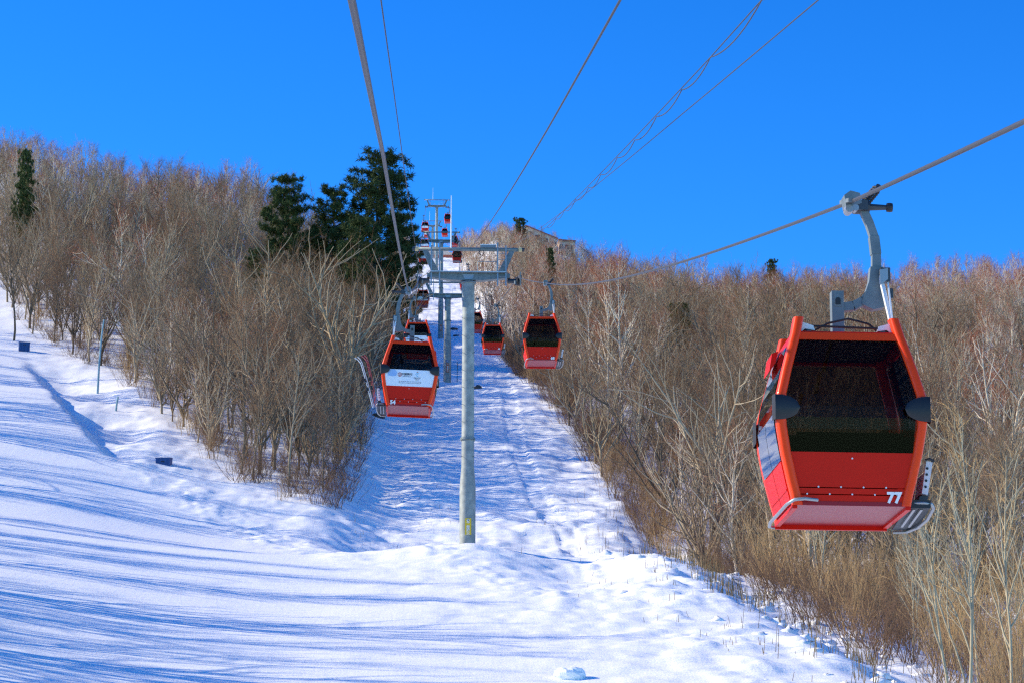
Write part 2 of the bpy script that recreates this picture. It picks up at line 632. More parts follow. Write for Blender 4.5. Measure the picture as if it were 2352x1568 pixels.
def build_tower(i, label, px, py, Y, arm_py, fat):
    arm = ray_at_y(px, arm_py, Y)
    bx = float(arm[0])
    bz = float(ground(bx, Y)) - .25
    H = float(arm[2]) - bz
    root = link('lift_tower', None, None, (bx, Y, bz))
    tag(root, label, 'lift tower', 'towers of the gondola lift')
    n = 28 if i < 3 else 16
    lower = MB().lathe([(.475, -.6), (.475, fat), (.47, fat + .1), (.375, fat + 1.25), (.372, min(fat + 2.9, H - 1.2))], n=n)
    o = lower.build('lower_pole', M['pole'], root, True)
    smooth_by_angle(o.data, 50)
    zf = min(fat + 2.9, H - 1.2)
    fl = MB().lathe([(.37, -.07), (.45, -.07), (.45, -.005), (.45, .005), (.45, .07), (.37, .07)], (0, 0, zf), n)
    fl.build('flange', M['steel'], root)
    if i == 0:
        for k in range(20):
            t = 2 * math.pi * k / 20
            MB().lathe([(.018, -.11), (.018, .11)], (.415 * math.cos(t), .415 * math.sin(t), zf), 6).build('bolt', M['bright'], root)
    top = H - .28
    up = MB().lathe([(.372, zf), (.362, top)], n=n)
    o = up.build('upper_pole', M['pole'], root, True)
    smooth_by_angle(o.data, 50)
    MB().lathe([(.37, top - .05), (.47, top - .03), (.47, top + .03), (.37, top + .05)], n=n).build('top_flange', M['steel'], root)
    # climbing pegs
    z, k = fat + 1.8, 0
    while z < top - .3 and i < 3:
        for sx in (-1, 1):
            r = .372
            a = math.radians(-90 + sx * 48)
            p = Vector((r * math.cos(a), r * math.sin(a), z))
            q = p * 1.0
            d = Vector((math.cos(a), math.sin(a), 0))
            MB().tube([p, p + d * .13, p + d * .13 + Vector((0, 0, .05))], .014, 5).build('climbing_peg', M['greydark'], root)
        z += 1.05
    # cross arm: a tapered box girder with stiffeners, deck on top
    ca = MB()
    HX = 2.5
    for s in (-1, 1):
        ca.prism([(0, -.24, H - .16), (s * .9, -.24, H - .15), (s * HX, -.24, H + .02), (s * HX, -.24, H + .26), (0, -.24, H + .26)][::s], (0, .48, 0))
    ca.build('cross_arm', M['steel'], root)
    MB().prism([(-.36, -.26, H + .2), (-.22, -.27, H - .12), (.22, -.27, H - .12), (.36, -.26, H + .2)], (0, .018, 0)).build('gusset', M['bright'], root)
    for x in (-1.95, -1.35, -.62, .62, 1.35, 1.95):
        MB().box((x, -.255, H + .07), (.03, .028, .3)).build('stiffener', M['steel'], root)
    MB().box((0, -.12, H + .285), (4.7, .75, .04)).build('deck', M['rail'], root)
    MB().box((0, -.16, H + .325), (4.5, .6, .035)).build('snow_on_deck', M['snow'], root)
    # lifting beam with end caps on two inclined plates
    zb = H + 1.82
    MB().lathe([(.115, -3.12), (.115, 3.12)], (0, 0, zb), 14, 'X').build('lifting_beam', M['steel'], root, True)
    for s in (-1, 1):
        MB().lathe([(.14, -.1), (.15, 0), (.14, .1)], (s * 3.13, 0, zb), 12, 'X').build('end_cap', M['ivory'], root)
        MB().lathe([(.12, -.1), (.12, .1)], (s * 3.3, 0, zb), 12, 'X').build('end_plate', M['greydark'], root)
        MB().prism([(s * 2.78, -.05, zb - .1), (s * 2.45, -.05, zb - .1), (s * 1.72, -.05, H + .3), (s * 2.2, -.05, H + .3)][::s], (0, .1, 0)).build('support_plate', M['steel'], root)
        # access ladder at each end: two rails and rungs
        for dx in (0, .5):
            xa = s * (1.75 + dx)
            MB().beam((xa, -.42, H - .55), (xa + s * .0, -.34, zb + .35 if dx == 0 else zb + .15), .085, .05).build('ladder_rail', M['bright'], root)
        for q in range(7):
            MB().tube([(s * 1.75, -.41, H - .35 + q * .36), (s * 2.25, -.41, H - .35 + q * .36)], .016, 5).build('ladder_rung', M['rail'], root)
        # railing frame standing on the deck
        x0, x1 = (s * .55, s * 1.68)
        fr = MB()
        fr.tube([(x0, .2, H + .3), (x0, .2, H + 1.12), (x1, .2, H + 1.12), (x1, .2, H + .3)], .03, 6)
        fr.tube([(x0, .2, H + .42), (x1, .2, H + .42)], .018, 6)
        fr.build('railing', M['rail'], root)
        # sheave train: beam, hangers and wheels, tilted along the rope
        dzdy = .26
        tr = link('sheave_train', None, root, (s * 2.95, 0, H + .06))
        tr.rotation_euler = (math.atan(dzdy), 0, 0)
        MB().beam((-s * .18, -2.2, -.26), (-s * .18, 2.2, -.26), .09, .2).build('train_beam', M['steel'], tr)
        MB().lathe([(.15, -.5), (.15, .05)] if s > 0 else [(.15, -.05), (.15, .5)], (-s * .1, 0, -.2), 10, 'X').build('axle', M['greydark'], tr)
        wm = None
        for q in range(8):
            yq = -2.1 + q * .6
            if wm is None:
                wm = MB().lathe([(.06, -.09), (.25, -.075), (.25, -.05), (.2, -.02), (.2, .02), (.25, .05), (.25, .075), (.06, .09)], (0, 0, 0), 18, 'X').mesh('wheel', M['black'])
            link('wheel', wm, tr, (0, yq, -.22))
        MB().beam((s * .16, -2.3, .02), (s * .16, 2.3, .02), .04, .3).build('rope_catcher', M['greydark'], tr)
        MB().beam((s * .1, -2.45, -.42), (s * .1, -2.45, .38), .07, .1).build('catcher_arm', M['steel'], tr)
    # lightning rod
    MB().tube([(-1.06, -.06, zb), (-1.06, -.06, zb + 1.9), (-1.06, -.06, zb + 2.0), (-1.06, -.06, zb + 3.35)], [.05, .045, .03, .025], 8).build('lightning_rod', M['white'], root)
    if i == 0:
        MB().box((1.18, -.12, zb + .16), (.95, .12, .17)).build('cable_box', M['rail'], root)
        MB().box((1.18, -.12, zb + .262), (.97, .13, .03)).build('snow_cap', M['snow'], root)
        MB().tube([(.72, -.12, zb - .05), (.62, -.13, zb - .3), (.82, -.14, zb - .42), (.95, -.13, zb - .22), (.85, -.12, zb - .08)], .03, 6).build('cable_loop', M['cable'], root)
    # notices on the pole
    if i == 0:
        sgn = MB().box((.0, -.005, 0), (.37, .02, .98)).build('warning_sign', M['yellow'], root, loc=(.03, -.498, .25 + 1.1))
        for q, ch in enumerate('严禁烟火'):
            tm = text_mesh(ch, .21, M['text_white'], bold=.004)
            link('lettering', tm, sgn, (0, -.02, .14 - q * .185), (math.pi / 2, 0, 0))
        ring = MB()
        ring.lathe([(.085, -.004), (.085, .004)], (0, -.02, .36), 16, 'Y')
        ring.build('symbol', M['text_white'], sgn)
        sl = MB().box((0, -.03, .36), (.13, .008, .03), Matrix.Rotation(math.radians(45), 3, 'Y')).box((.02, -.028, .37), (.045, .008, .07))
        sl.build('symbol', M['text_dark'], sgn)
    elif i in (1, 2):
        sgn = MB().box((0, -.005, 0), (.36, .02, 1.15)).build('warning_sign', M['signred'], root, loc=(.04, -.498, 1.95))
        for q, ch in enumerate('严禁烟火'):
            tm = text_mesh(ch, .22, M['text_white'], bold=.004)
            link('lettering', tm, sgn, (0, -.02, .36 - q * .24), (math.pi / 2, 0, 0))
        if i == 1:
            nb = MB().lathe([(.13, -.01), (.13, .01)], (0, 0, 0), 16, 'Y').build('number_plate', M['signblue'], root, loc=(-.01, -.495, 2.78))
            link('lettering', text_mesh('13', .2, M['text_white'], bold=.006), nb, (0, -.02, 0), (math.pi / 2, 0, 0))
    t = P3()
    t.x, t.y, t.bz, t.H, t.arm_z, t.zb = bx, Y, bz, H, bz + H, bz + zb
    TOWERS.append(t)


for i, sp in enumerate(TSPEC):
    build_tower(i, *sp)

# ------------------------------------------------------------------ haul ropes and cabins' grip points
RIGHT_G = [(1952, 465, 30.7), (1252, 650, 117.7), (1137, 701, 203), (1095, 686, 290), (1072, 607, 376), (1052, 555, 463),
           (1045, 526, 549), (1030, 478, 636), (1023, 513, 722)]
LEFT_G = [(938, 668, 79.7), (953, 685, 166), (961, 707, 253), (968, 640, 339), (971, 554, 426), (974, 533, 512),
          (975, 496, 599), (979, 518, 790)]
right_pts = [U(2500, 208, 17.5), U(2352, 280, 20.8)] + [U(*g) for g in RIGHT_G]
left_pts = [U(795, -60, 14.0), U(815, 35, 16.0), U(880, 355, 31.0)] + [U(*g) for g in LEFT_G]
for t in TOWERS:
    right_pts.append(np.array([t.x + 2.95, t.y, t.arm_z + .12]))
    left_pts.append(np.array([t.x - 2.95, t.y, t.arm_z + .12]))
right_pts.sort(key=lambda p: p[1])
left_pts.sort(key=lambda p: p[1])


def extend(pts):
    a, b = pts[0], pts[1]
    d = (a - b) / abs(a[1] - b[1])
    out = [a + d * 60 - np.array([d[0] * 60, 0, 0])] + pts
    e = out[-1]
    out.append(e + np.array([0, 45, 3.0]))
    return out


def sample(pts, step_near, sag=6e-5):
    out = []
    for p, q in zip(pts[:-1], pts[1:]):
        L = np.linalg.norm(q - p)
        near = min(p[1], q[1])
        st = step_near if near < 75 else (.6 if near < 150 else 2.5)
        n = max(2, int(L / st))
        for k in range(n):
            t = k / n
            v = p * (1 - t) + q * t
            v = v - np.array([0, 0, 4 * t * (1 - t) * L * L * sag])
            out.append(v)
    out.append(pts[-1])
    return np.array(out)


def rope_mesh(name, pts, r, lobes=6, lay=.42, n=18):
    """stranded rope: a lobed profile that turns along its length"""
    P = sample(pts, .07)
    n_p = len(P)
    T = np.gradient(P, axis=0)
    T /= np.linalg.norm(T, axis=1)[:, None]
    up = np.array([0, 0, 1.0])
    S = np.cross(T, up)
    S /= np.linalg.norm(S, axis=1)[:, None]
    Un = np.cross(S, T)
    s = np.concatenate([[0], np.cumsum(np.linalg.norm(np.diff(P, axis=0), axis=1))])
    th = np.linspace(0, 2 * np.pi, n, endpoint=False)
    ang = th[None, :] + (s / lay)[:, None] * 2 * np.pi / lobes * 1.0
    rr = r * (1 + .10 * np.abs(np.cos((th[None, :] * lobes) / 2 + (s / lay)[:, None] * np.pi)) - .07)
    V = P[:, None, :] + rr[..., None] * (np.cos(th)[None, :, None] * S[:, None, :] + np.sin(th)[None, :, None] * Un[:, None, :])
    i = np.arange((n_p - 1) * n)
    a, k = i // n, i % n
    k2 = (k + 1) % n
    Fq = np.stack([a * n + k, a * n + k2, (a + 1) * n + k2, (a + 1) * n + k], 1)
    return quick_mesh(name, V.reshape(-1, 3), Fq, M['rope'], smooth=True)


tag(rope_mesh('haul_rope', extend(right_pts), .025), 'thick steel haul rope carrying the right-hand cabins', 'rope', 'haul ropes')
tag(rope_mesh('haul_rope', extend(left_pts), .026), 'thick steel haul rope rising overhead on the left', 'rope', 'haul ropes')


def cable(name, pts, r, label, n=6, sag=2e-5):
    P = sample([np.array(p) for p in pts], 1.0, sag)
    o = MB().tube(P, r, n).build(name, M['cable'], None, True)
    return tag(o, label, 'cable', 'cables strung from the tower beams')


t1 = TOWERS[0]


def back(p, q, d=60):
    e = (p - q) / abs(p[1] - q[1])
    return p + e * d


A = U(875, 0, 52.0); B = U(905, 215, 74.0)
cable('signal_cable', [back(A, B), A, B, (t1.x - 3.2, t1.y, t1.zb + .05), (TOWERS[1].x - 3.2, TOWERS[1].y, TOWERS[1].zb)], .016, 'thin cable beside the left haul rope, meeting the beam tip')
A = U(1425, 0, 27.0); B = U(1262, 290, 43.0)
cable('messenger_cable', [back(A, B), A, B, (t1.x + .1, t1.y - .1, t1.zb + .1)], .017, 'dark cable climbing steeply from the middle of the tower beam')
A = U(1880, 0, 30.0); B = U(1570, 260, 46.0)
cable('signal_cable', [back(A, B), A, B, (t1.x + 2.4, t1.y, t1.zb + .1)], .009, 'straight thin cable, lowest right of those in the sky')
# cable with a slack line looped along it
A = U(1750, 0, 34.0); B = U(1632, 132, 41.0); C = U(1256, 522, 95.0); Dp = np.array([t1.x + 2.1, t1.y, t1.zb + .1])
cable('messenger_cable', [back(A, B), A, B, C, Dp], .010, 'thin cable with a slack line looping beneath it')
lp = [U(px, py, d) for px, py, d in [(1812, -70, 31.0), (1750, 0, 34.0), (1632, 132, 41.0), (1566, 207, 45.8), (1508, 268, 51.2), (1458, 322, 57), (1418, 362, 62.5),
                                     (1380, 401, 69), (1352, 431, 74.5), (1322, 459, 80.5), (1296, 484, 86.5), (1277, 503, 91), (1256, 522, 95.5)]]
pts = []
for p, q in zip(lp[:-1], lp[1:]):
    L = np.linalg.norm(q - p)
    for k in range(10):
        t = k / 10
        v = p * (1 - t) + q * t
        pts.append(v - np.array([0, 0, 4 * t * (1 - t) * min(.016 * L + .05, .2)]))
pts.append(lp[-1])
tag(MB().tube(pts, .011, 5).build('looped_cable', M['cable'], None, True), 'slack scalloped cable hanging in loops across the blue sky', 'cable', 'cables strung from the tower beams')

# ------------------------------------------------------------------ gondola cabins
ZK = [0, .25, .6, .9, 1.1, 1.3, 1.6, 1.85, 2.07, 2.30]
HWK = [.70, .765, .845, .895, .91, .895, .82, .75, .685, .635]
HLK = [.80, .83, .87, .905, .92, .905, .85, .79, .73, .67]


def hw(z): return float(np.interp(z, ZK, HWK))
def hl(z): return float(np.interp(z, ZK, HLK))


def quad_strip(z0, z1, half_fn, face, inset=0.0, thick=.02, nz=6, edge=.06, y_rng=None):
    """panel on a cabin side following its bowed profile; face in 'F','B','L','R'"""
    mb = MB()
    vs_, fs = [], []
    for k in range(nz + 1):
        z = z0 + (z1 - z0) * k / nz
        for layer in (0, thick):
            if face in 'FB':
                w = hw(z) - edge
                y = (hl(z) - inset - layer) * (-1 if face == 'F' else 1)
                vs_ += [(-w, y, z), (w, y, z)]
            else:
                l0, l1 = (-(hl(z) - edge), hl(z) - edge) if y_rng is None else (max(y_rng[0], -(hl(z) - edge)), min(y_rng[1], hl(z) - edge))
                x = (hw(z) - inset - layer) * (-1 if face == 'L' else 1)
                vs_ += [(x, l0, z), (x, l1, z)]
    for k in range(nz):
        a = k * 4
        b = a + 4
        fs += [(a, a + 1, b + 1, b), (a + 3, a + 2, b + 2, b + 3), (a, b, b + 2, a + 2), (a + 1, a + 3, b + 3, b + 1)]
    fs += [(0, 2, 3, 1), (nz * 4, nz * 4 + 1, nz * 4 + 3, nz * 4 + 2)]
    return mb.add(vs_, fs)


def rounded_post(sx, sy):
    zs = [-.03, .1, .25, .45, .6, .75, .9, 1.0, 1.1, 1.2, 1.3, 1.45, 1.6, 1.85, 2.07, 2.2, 2.29]
    prof = []
    a, b = .062, .10
    for k in range(16):
        t = 2 * math.pi * k / 16
        c, s = math.cos(t), math.sin(t)
        prof.append((a * math.copysign(abs(c) ** .6, c), b * math.copysign(abs(s) ** .6, s)))
    vs_, fs = [], []
    for z in zs:
        for u, v in prof:
            vs_.append((sx * (hw(z) - .055) + u, sy * (hl(z) - .07) + v, z))
    n = 16
    for i in range(len(zs) - 1):
        for k in range(n):
            k2 = (k + 1) % n
            fs.append((i * n + k, i * n + k2, (i + 1) * n + k2, (i + 1) * n + k))
    fs.append(tuple(range(n - 1, -1, -1)))
    fs.append(tuple(range((len(zs) - 1) * n, len(zs) * n)))
    return MB().add(vs_, fs)


def bumper(sx, sy):
    """D-shaped rubber pad wrapped round a post at its widest point"""
    mb = MB()
    vs_, fs = [], []
    nu, nv = 10, 8
    for i in range(nu + 1):
        u = i / nu
        ext = math.sqrt(max(0, 1 - u ** 2.2))
        for j in range(nv + 1):
            v = -1 + 2 * j / nv
            z = 1.12 + .155 * v * max(ext, .02)
            dom = .045 * math.sqrt(max(0, 1 - .85 * v * v)) * math.sqrt(max(.05, 1 - .8 * u))
            x = sx * (hw(1.12) + .022 - .30 * u)
            y = sy * (hl(z) + .035 + dom)
            vs_.append((x, y, z))
    for i in range(nu):
        for j in range(nv):
            a = i * (nv + 1) + j
            fs.append((a, a + nv + 1, a + nv + 2, a + 1))
    # flank that covers the side of the post
    o = len(vs_)
    for i in range(5):
        for j in range(nv + 1):
            v = -1 + 2 * j / nv
            yy = sy * (hl(1.12) + .07 - .24 * i / 4)
            vs_.append((sx * (hw(1.12) + .022 + .02 * math.sin(math.pi * i / 4)), yy, 1.12 + .155 * v * (1 if i < 4 else .8)))
    for i in range(4):
        for j in range(nv):
            a = o + i * (nv + 1) + j
            fs.append((a, a + 1, a + nv + 2, a + nv + 1))
    for j in range(nv):
        fs.append((j, j + 1, o + j + 1, o + j))
    return mb.add(vs_, fs)


def spiral(a, b, r, wire, turns):
    a, b = Vector(a), Vector(b)
    d = (b - a)
    L = d.length
    d.normalize()
    s = d.cross(Vector((0, 1, 0))).normalized()
    u = s.cross(d)
    pts = []
    n = int(turns * 10)
    for k in range(n + 1):
        t = 2 * math.pi * turns * k / n
        pts.append(a + d * L * k / n + (s * math.cos(t) + u * math.sin(t)) * r)
    return MB().tube(pts, wire, 5)


CABIN_MESH = {}


def cabin_parts(s, panel):
    """list of (name, mesh, parent index or -1, label) for a cabin; s=+1 hanger on the right, -1 on the left"""
    key = (s, panel)
    if key in CABIN_MESH:
        return CABIN_MESH[key]
    P = []

    def put(name, mb, m, parent=-1, smooth=False, label=None, angle=None):
        mb.v = [(x, y, z - .13 * min(1, max(0, (z - 3.1) / .3))) for x, y, z in mb.v]
        if s < 0:
            mb.mirror_x()
        me = mb.mesh(name, M[m], smooth)
        if angle:
            smooth_by_angle(me, angle)
        P.append((name, me, parent, label))
        return len(P) - 1
    # posts and bumpers
    for sx in (-1, 1):
        for sy in (-1, 1):
            put('corner_post', rounded_post(sx, sy), 'orange', smooth=True, angle=50)
            put('bumper', bumper(sx, sy), 'black', smooth=True, angle=60)
    # front and back
    for f in 'FB':
        put('roof_rail', quad_strip(2.0, 2.09, None, f, .0, .05, 2, .06), 'orange')
        wi = put('end_window', quad_strip(.60, 2.0, None, f, .022, .012, 10, .10), 'glass_end', smooth=False)
        put('window_band', quad_strip(.60, .80, None, f, .036, .004, 2, .12), 'dark', wi)
        put('lower_panel', quad_strip(.185, .60, None, f, .012, .02, 4, .09), 'red')
        put('lower_panel', quad_strip(.105, .172, None, f, .008, .02, 2, .09), 'red')
        put('lower_panel', quad_strip(-.01, .092, None, f, .008, .02, 2, .09), 'red')
        ri = MB()
        for zz, cnt in ((.095, 5), (.18, 4), (.52, 1)):
            for k in range(cnt):
                xx = (k - (cnt - 1) / 2) * .27
                ri.lathe([(.011, -.004), (.007, .008)], (xx, (-1 if f == 'F' else 1) * (hl(zz) - .0), zz + .006), 8, 'Y')
        put('rivets', ri, 'white')
    # sides: door leaves with windows and lower panels
    for f in 'LR':
        for y0, y1 in ((-.72, -.012), (.012, .72)):
            di = put('door_panel', quad_strip(.02, .50, None, f, -.015, .03, 5, .15, (y0, y1)), 'red')
            put('door_window', quad_strip(.515, 1.93, None, f, -.012, .012, 10, .15, (y0, y1)), 'glass', di)
            put('door_rib', quad_strip(.16, .185, None, f, -.022, .012, 1, .18, (y0, y1)), 'red', di)
        put('side_rail', quad_strip(1.945, 2.08, None, f, .0, .04, 2, .1), 'red')
        sg = -1 if f == 'L' else 1
        put('door_cover', MB().prism([(sg * .76, .15, 1.90), (sg * .835, .15, 1.80), (sg * .80, .15, 2.02), (sg * .72, .15, 2.05)][::-sg], (0, .5, 0)), 'red')
    # floor, roof, ceiling, seats
    fl = MB()
    fl.prism([(-.69, -.80, -.035), (.69, -.80, -.035), (.69, .80, -.035), (-.69, .80, -.035)], (0, 0, .05))
    put('floor', fl, 'underside')
    put('floor_rim', MB().box((0, .78, -.055), (1.40, .05, .07)).box((.68, 0, -.045), (.06, 1.5, .045)).box((-.68, 0, -.045), (.06, 1.5, .045)), 'red')
    put('roof', MB().prism([(-.66, -.70, 2.06), (.66, -.70, 2.06), (.66, .70, 2.06), (-.66, .70, 2.06)], (0, 0, .05)), 'red')
    put('ceiling', MB().prism([(-.64, -.68, 2.035), (.64, -.68, 2.035), (.64, .68, 2.035), (-.64, .68, 2.035)], (0, 0, .015)), 'grey_in')
    for sy in (-1, 1):
        b = MB().box((0, sy * .58, .45), (1.3, .36, .06)).box((0, sy * .74, .66), (1.3, .06, .40))
        put('bench', b, 'dark')
    # roof gear
    put('roof_bracket', MB().box((0, 0, 2.42), (.15, .16, .72)).box((0, -.083, 2.66), (.09, .01, .16)), 'steel')
    put('bracket_slot', MB().lathe([(.032, -.006), (.032, .006)], (0, -.092, 2.66), 10, 'Y').box((0, -.092, 2.63), (.064, .008, .06)), 'black')
    for sx in (-1, 1):
        put('post_bracket', MB().prism([(sx * .63, -.62, 2.27), (sx * .40, -.62, 2.20), (sx * .38, -.62, 2.14), (sx * .50, -.62, 2.16), (sx * .62, -.62, 2.06)][::sx], (0, .06, 0)), 'white')
        put('roof_mount', MB().lathe([(.07, 2.1), (.07, 2.2)], (sx * .46, -.55, 0), 10), 'greydark')
    put('roof_cable', MB().tube([(-.5, -.6, 2.2), (.45, -.6, 2.18)], .014, 6).tube([(-.46, -.5, 2.12), (-.2, -.5, 2.26), (.05, -.5, 2.32), (.3, -.5, 2.26), (.46, -.5, 2.12)], .014, 6), 'black')
    # gooseneck, arm, grip
    gn = MB()
    path = [(.05, 0, 2.58), (.2, 0, 2.60), (.33, 0, 2.67), (.42, 0, 2.78), (.47, 0, 2.92)]
    for p, q in zip(path[:-1], path[1:]):
        gn.beam(p, q, .12, .11)
    put('gooseneck', gn, 'steel')
    put('joint_plate', MB().prism([(.30, -.075, 2.62), (.44, -.075, 2.55), (.58, -.075, 2.58), (.56, -.075, 2.85), (.575, -.075, 3.1), (.42, -.075, 3.1), (.40, -.075, 2.92)], (0, .15, 0)), 'steel')
    put('strut', MB().beam((.545, -.05, 2.98), (.61, -.45, 2.18), .045, .045).beam((.63, -.02, 3.05), (.60, -.5, 2.25), .02, .02), 'white')
    put('latch_box', MB().box((.59, -.09, 2.98), (.12, .12, .18)).box((.66, -.1, 2.75), (.05, .05, .12)), 'greydark')
    put('latch_plate', MB().prism([(.52, -.16, 2.84), (.62, -.16, 2.92), (.62, -.16, 3.06), (.52, -.16, 3.04)], (0, .02, 0)), 'bright')
    arm = MB()
    ap = [(.50, 0, 3.05), (.505, 0, 3.45), (.485, 0, 3.62), (.43, 0, 3.80), (.355, 0, 3.98)]
    for k, (p, q) in enumerate(zip(ap[:-1], ap[1:])):
        arm.beam(p, q, .112 - .004 * k, .115 - .004 * k, .108 - .004 * k, .111 - .004 * k)
    arm.beam((.502, 0, 3.40), (.48, 0, 3.63), .122, .124)
    ai = put('hanger_arm', arm, 'steel')
    gi = put('grip', MB().box((.32, 0, 4.02), (.16, .22, .13)).lathe([(.085, -.1), (.085, .12)], (.31, 0, 4.02), 12, 'X'), 'greydark')
    put('jaw', MB().beam((.15, -.34, 4.01), (.15, .30, 4.16), .075, .05).prism([(.10, -.12, 4.14), (.18, -.12, 4.20), (.30, -.12, 4.17), (.32, -.12, 4.04), (.22, -.12, 4.0), (.12, -.12, 4.0)], (0, .24, 0)), 'steel', gi)
    put('jaw', MB().lathe([(.05, -.09), (.06, 0), (.05, .09)], (.16, -.05, 3.96), 10, 'Y').lathe([(.045, -.07), (.045, .07)], (.24, -.05, 3.98), 10, 'Y'), 'bright', gi)
    put('spring', spiral((.36, .02, 4.05), (.55, .12, 4.29), .052, .013, 8), 'black', gi)
    put('spring_core', MB().tube([(.34, .02, 4.03), (.57, .13, 4.315)], .022, 7).tube([(.55, .12, 4.29), (.59, .14, 4.34)], .04, 8), 'greydark', gi)
    put('roller_arm', MB().tube([(.36, 0, 4.02), (.66, 0, 4.02)], [.05, .032], 8), 'greydark', gi)
    put('roller', MB().lathe([(.055, -.035), (.06, 0), (.055, .035)], (.69, 0, 4.02), 14, 'X'), 'black', gi)
    # tube guard at the lower corner away from the hanger
    g = [(-.42, -.86, .02), (-.58, -.89, .03), (-.70, -.86, .02), (-.775, -.74, -.02), (-.80, -.2, -.05), (-.80, .5, -.05), (-.775, .76, -.06), (-.70, .84, -.06), (-.56, .86, -.05), (-.56, .80, -.05)]
    gp = []
    for k in range(len(g) - 1):
        for t in (0, .5):
            gp.append(Vector(g[k]) * (1 - t) + Vector(g[k + 1]) * t)
    gp.append(Vector(g[-1]))
    put('corner_guard', MB().tube(gp, .021, 8), 'bright', smooth=True, angle=50)
    # ski rack on the hanger side
    rk = MB()
    rk.prism([(.90, -.50, .18), (.97, -.50, .16), (1.04, -.50, .56), (.965, -.50, .58)], (0, 1.0, 0))
    ri = put('ski_rack', rk, 'white')
    hl_ = MB()
    for k in range(4):
        hl_.lathe([(.016, -.008), (.016, .008)], (.945 + .009 * k, -.502, .26 + k * .075), 8, 'Y')
    put('rack_holes', hl_, 'black', ri)
    put('rack_top', MB().tube([(.95, -.51, .585), (1.0, -.52, .60), (1.05, -.51, .575), (1.055, 0, .58), (1.05, .5, .575), (.96, .5, .59)], .016, 6), 'black', ri)
    put('rack_foot', MB().prism([(.86, -.45, .02), (.98, -.45, .12), (1.0, -.45, .2), (.88, -.45, .15)], (0, .9, 0)), 'greydark', ri)
    tr = MB()
    loop = [(.74, -.56, .045), (.90, -.58, .05), (1.0, -.56, .04), (1.035, -.5, 0), (1.02, -.2, -.09), (.98, .2, -.13), (.9, .5, -.14), (.74, .55, -.14)]
    tr.tube(loop, .02, 8)
    put('ski_tray', tr, 'bright', ri, smooth=True, angle=50)
    put('tray_base', MB().prism([(.72, -.55, .02), (1.0, -.55, .02), (1.0, .2, -.1), (.9, .5, -.12), (.72, .52, -.12)], (0, 0, .03)), 'greydark', ri)
    put('tray_band', MB().box((.86, -.575, .035), (.25, .02, .10)), 'black', ri)
    for k in range(2):
        put('tray_slat', MB().beam((.80 + k * .09, -.5, -.01), (.80 + k * .09, .3, -.10), .03, .03), 'bright', ri)
    if panel:
        pi = put('advert_panel', quad_strip(.60, 1.13, None, 'F', .004, .008, 6, .085), 'adwhite', label='white advert panel below the window')
    CABIN_MESH[key] = P
    return P


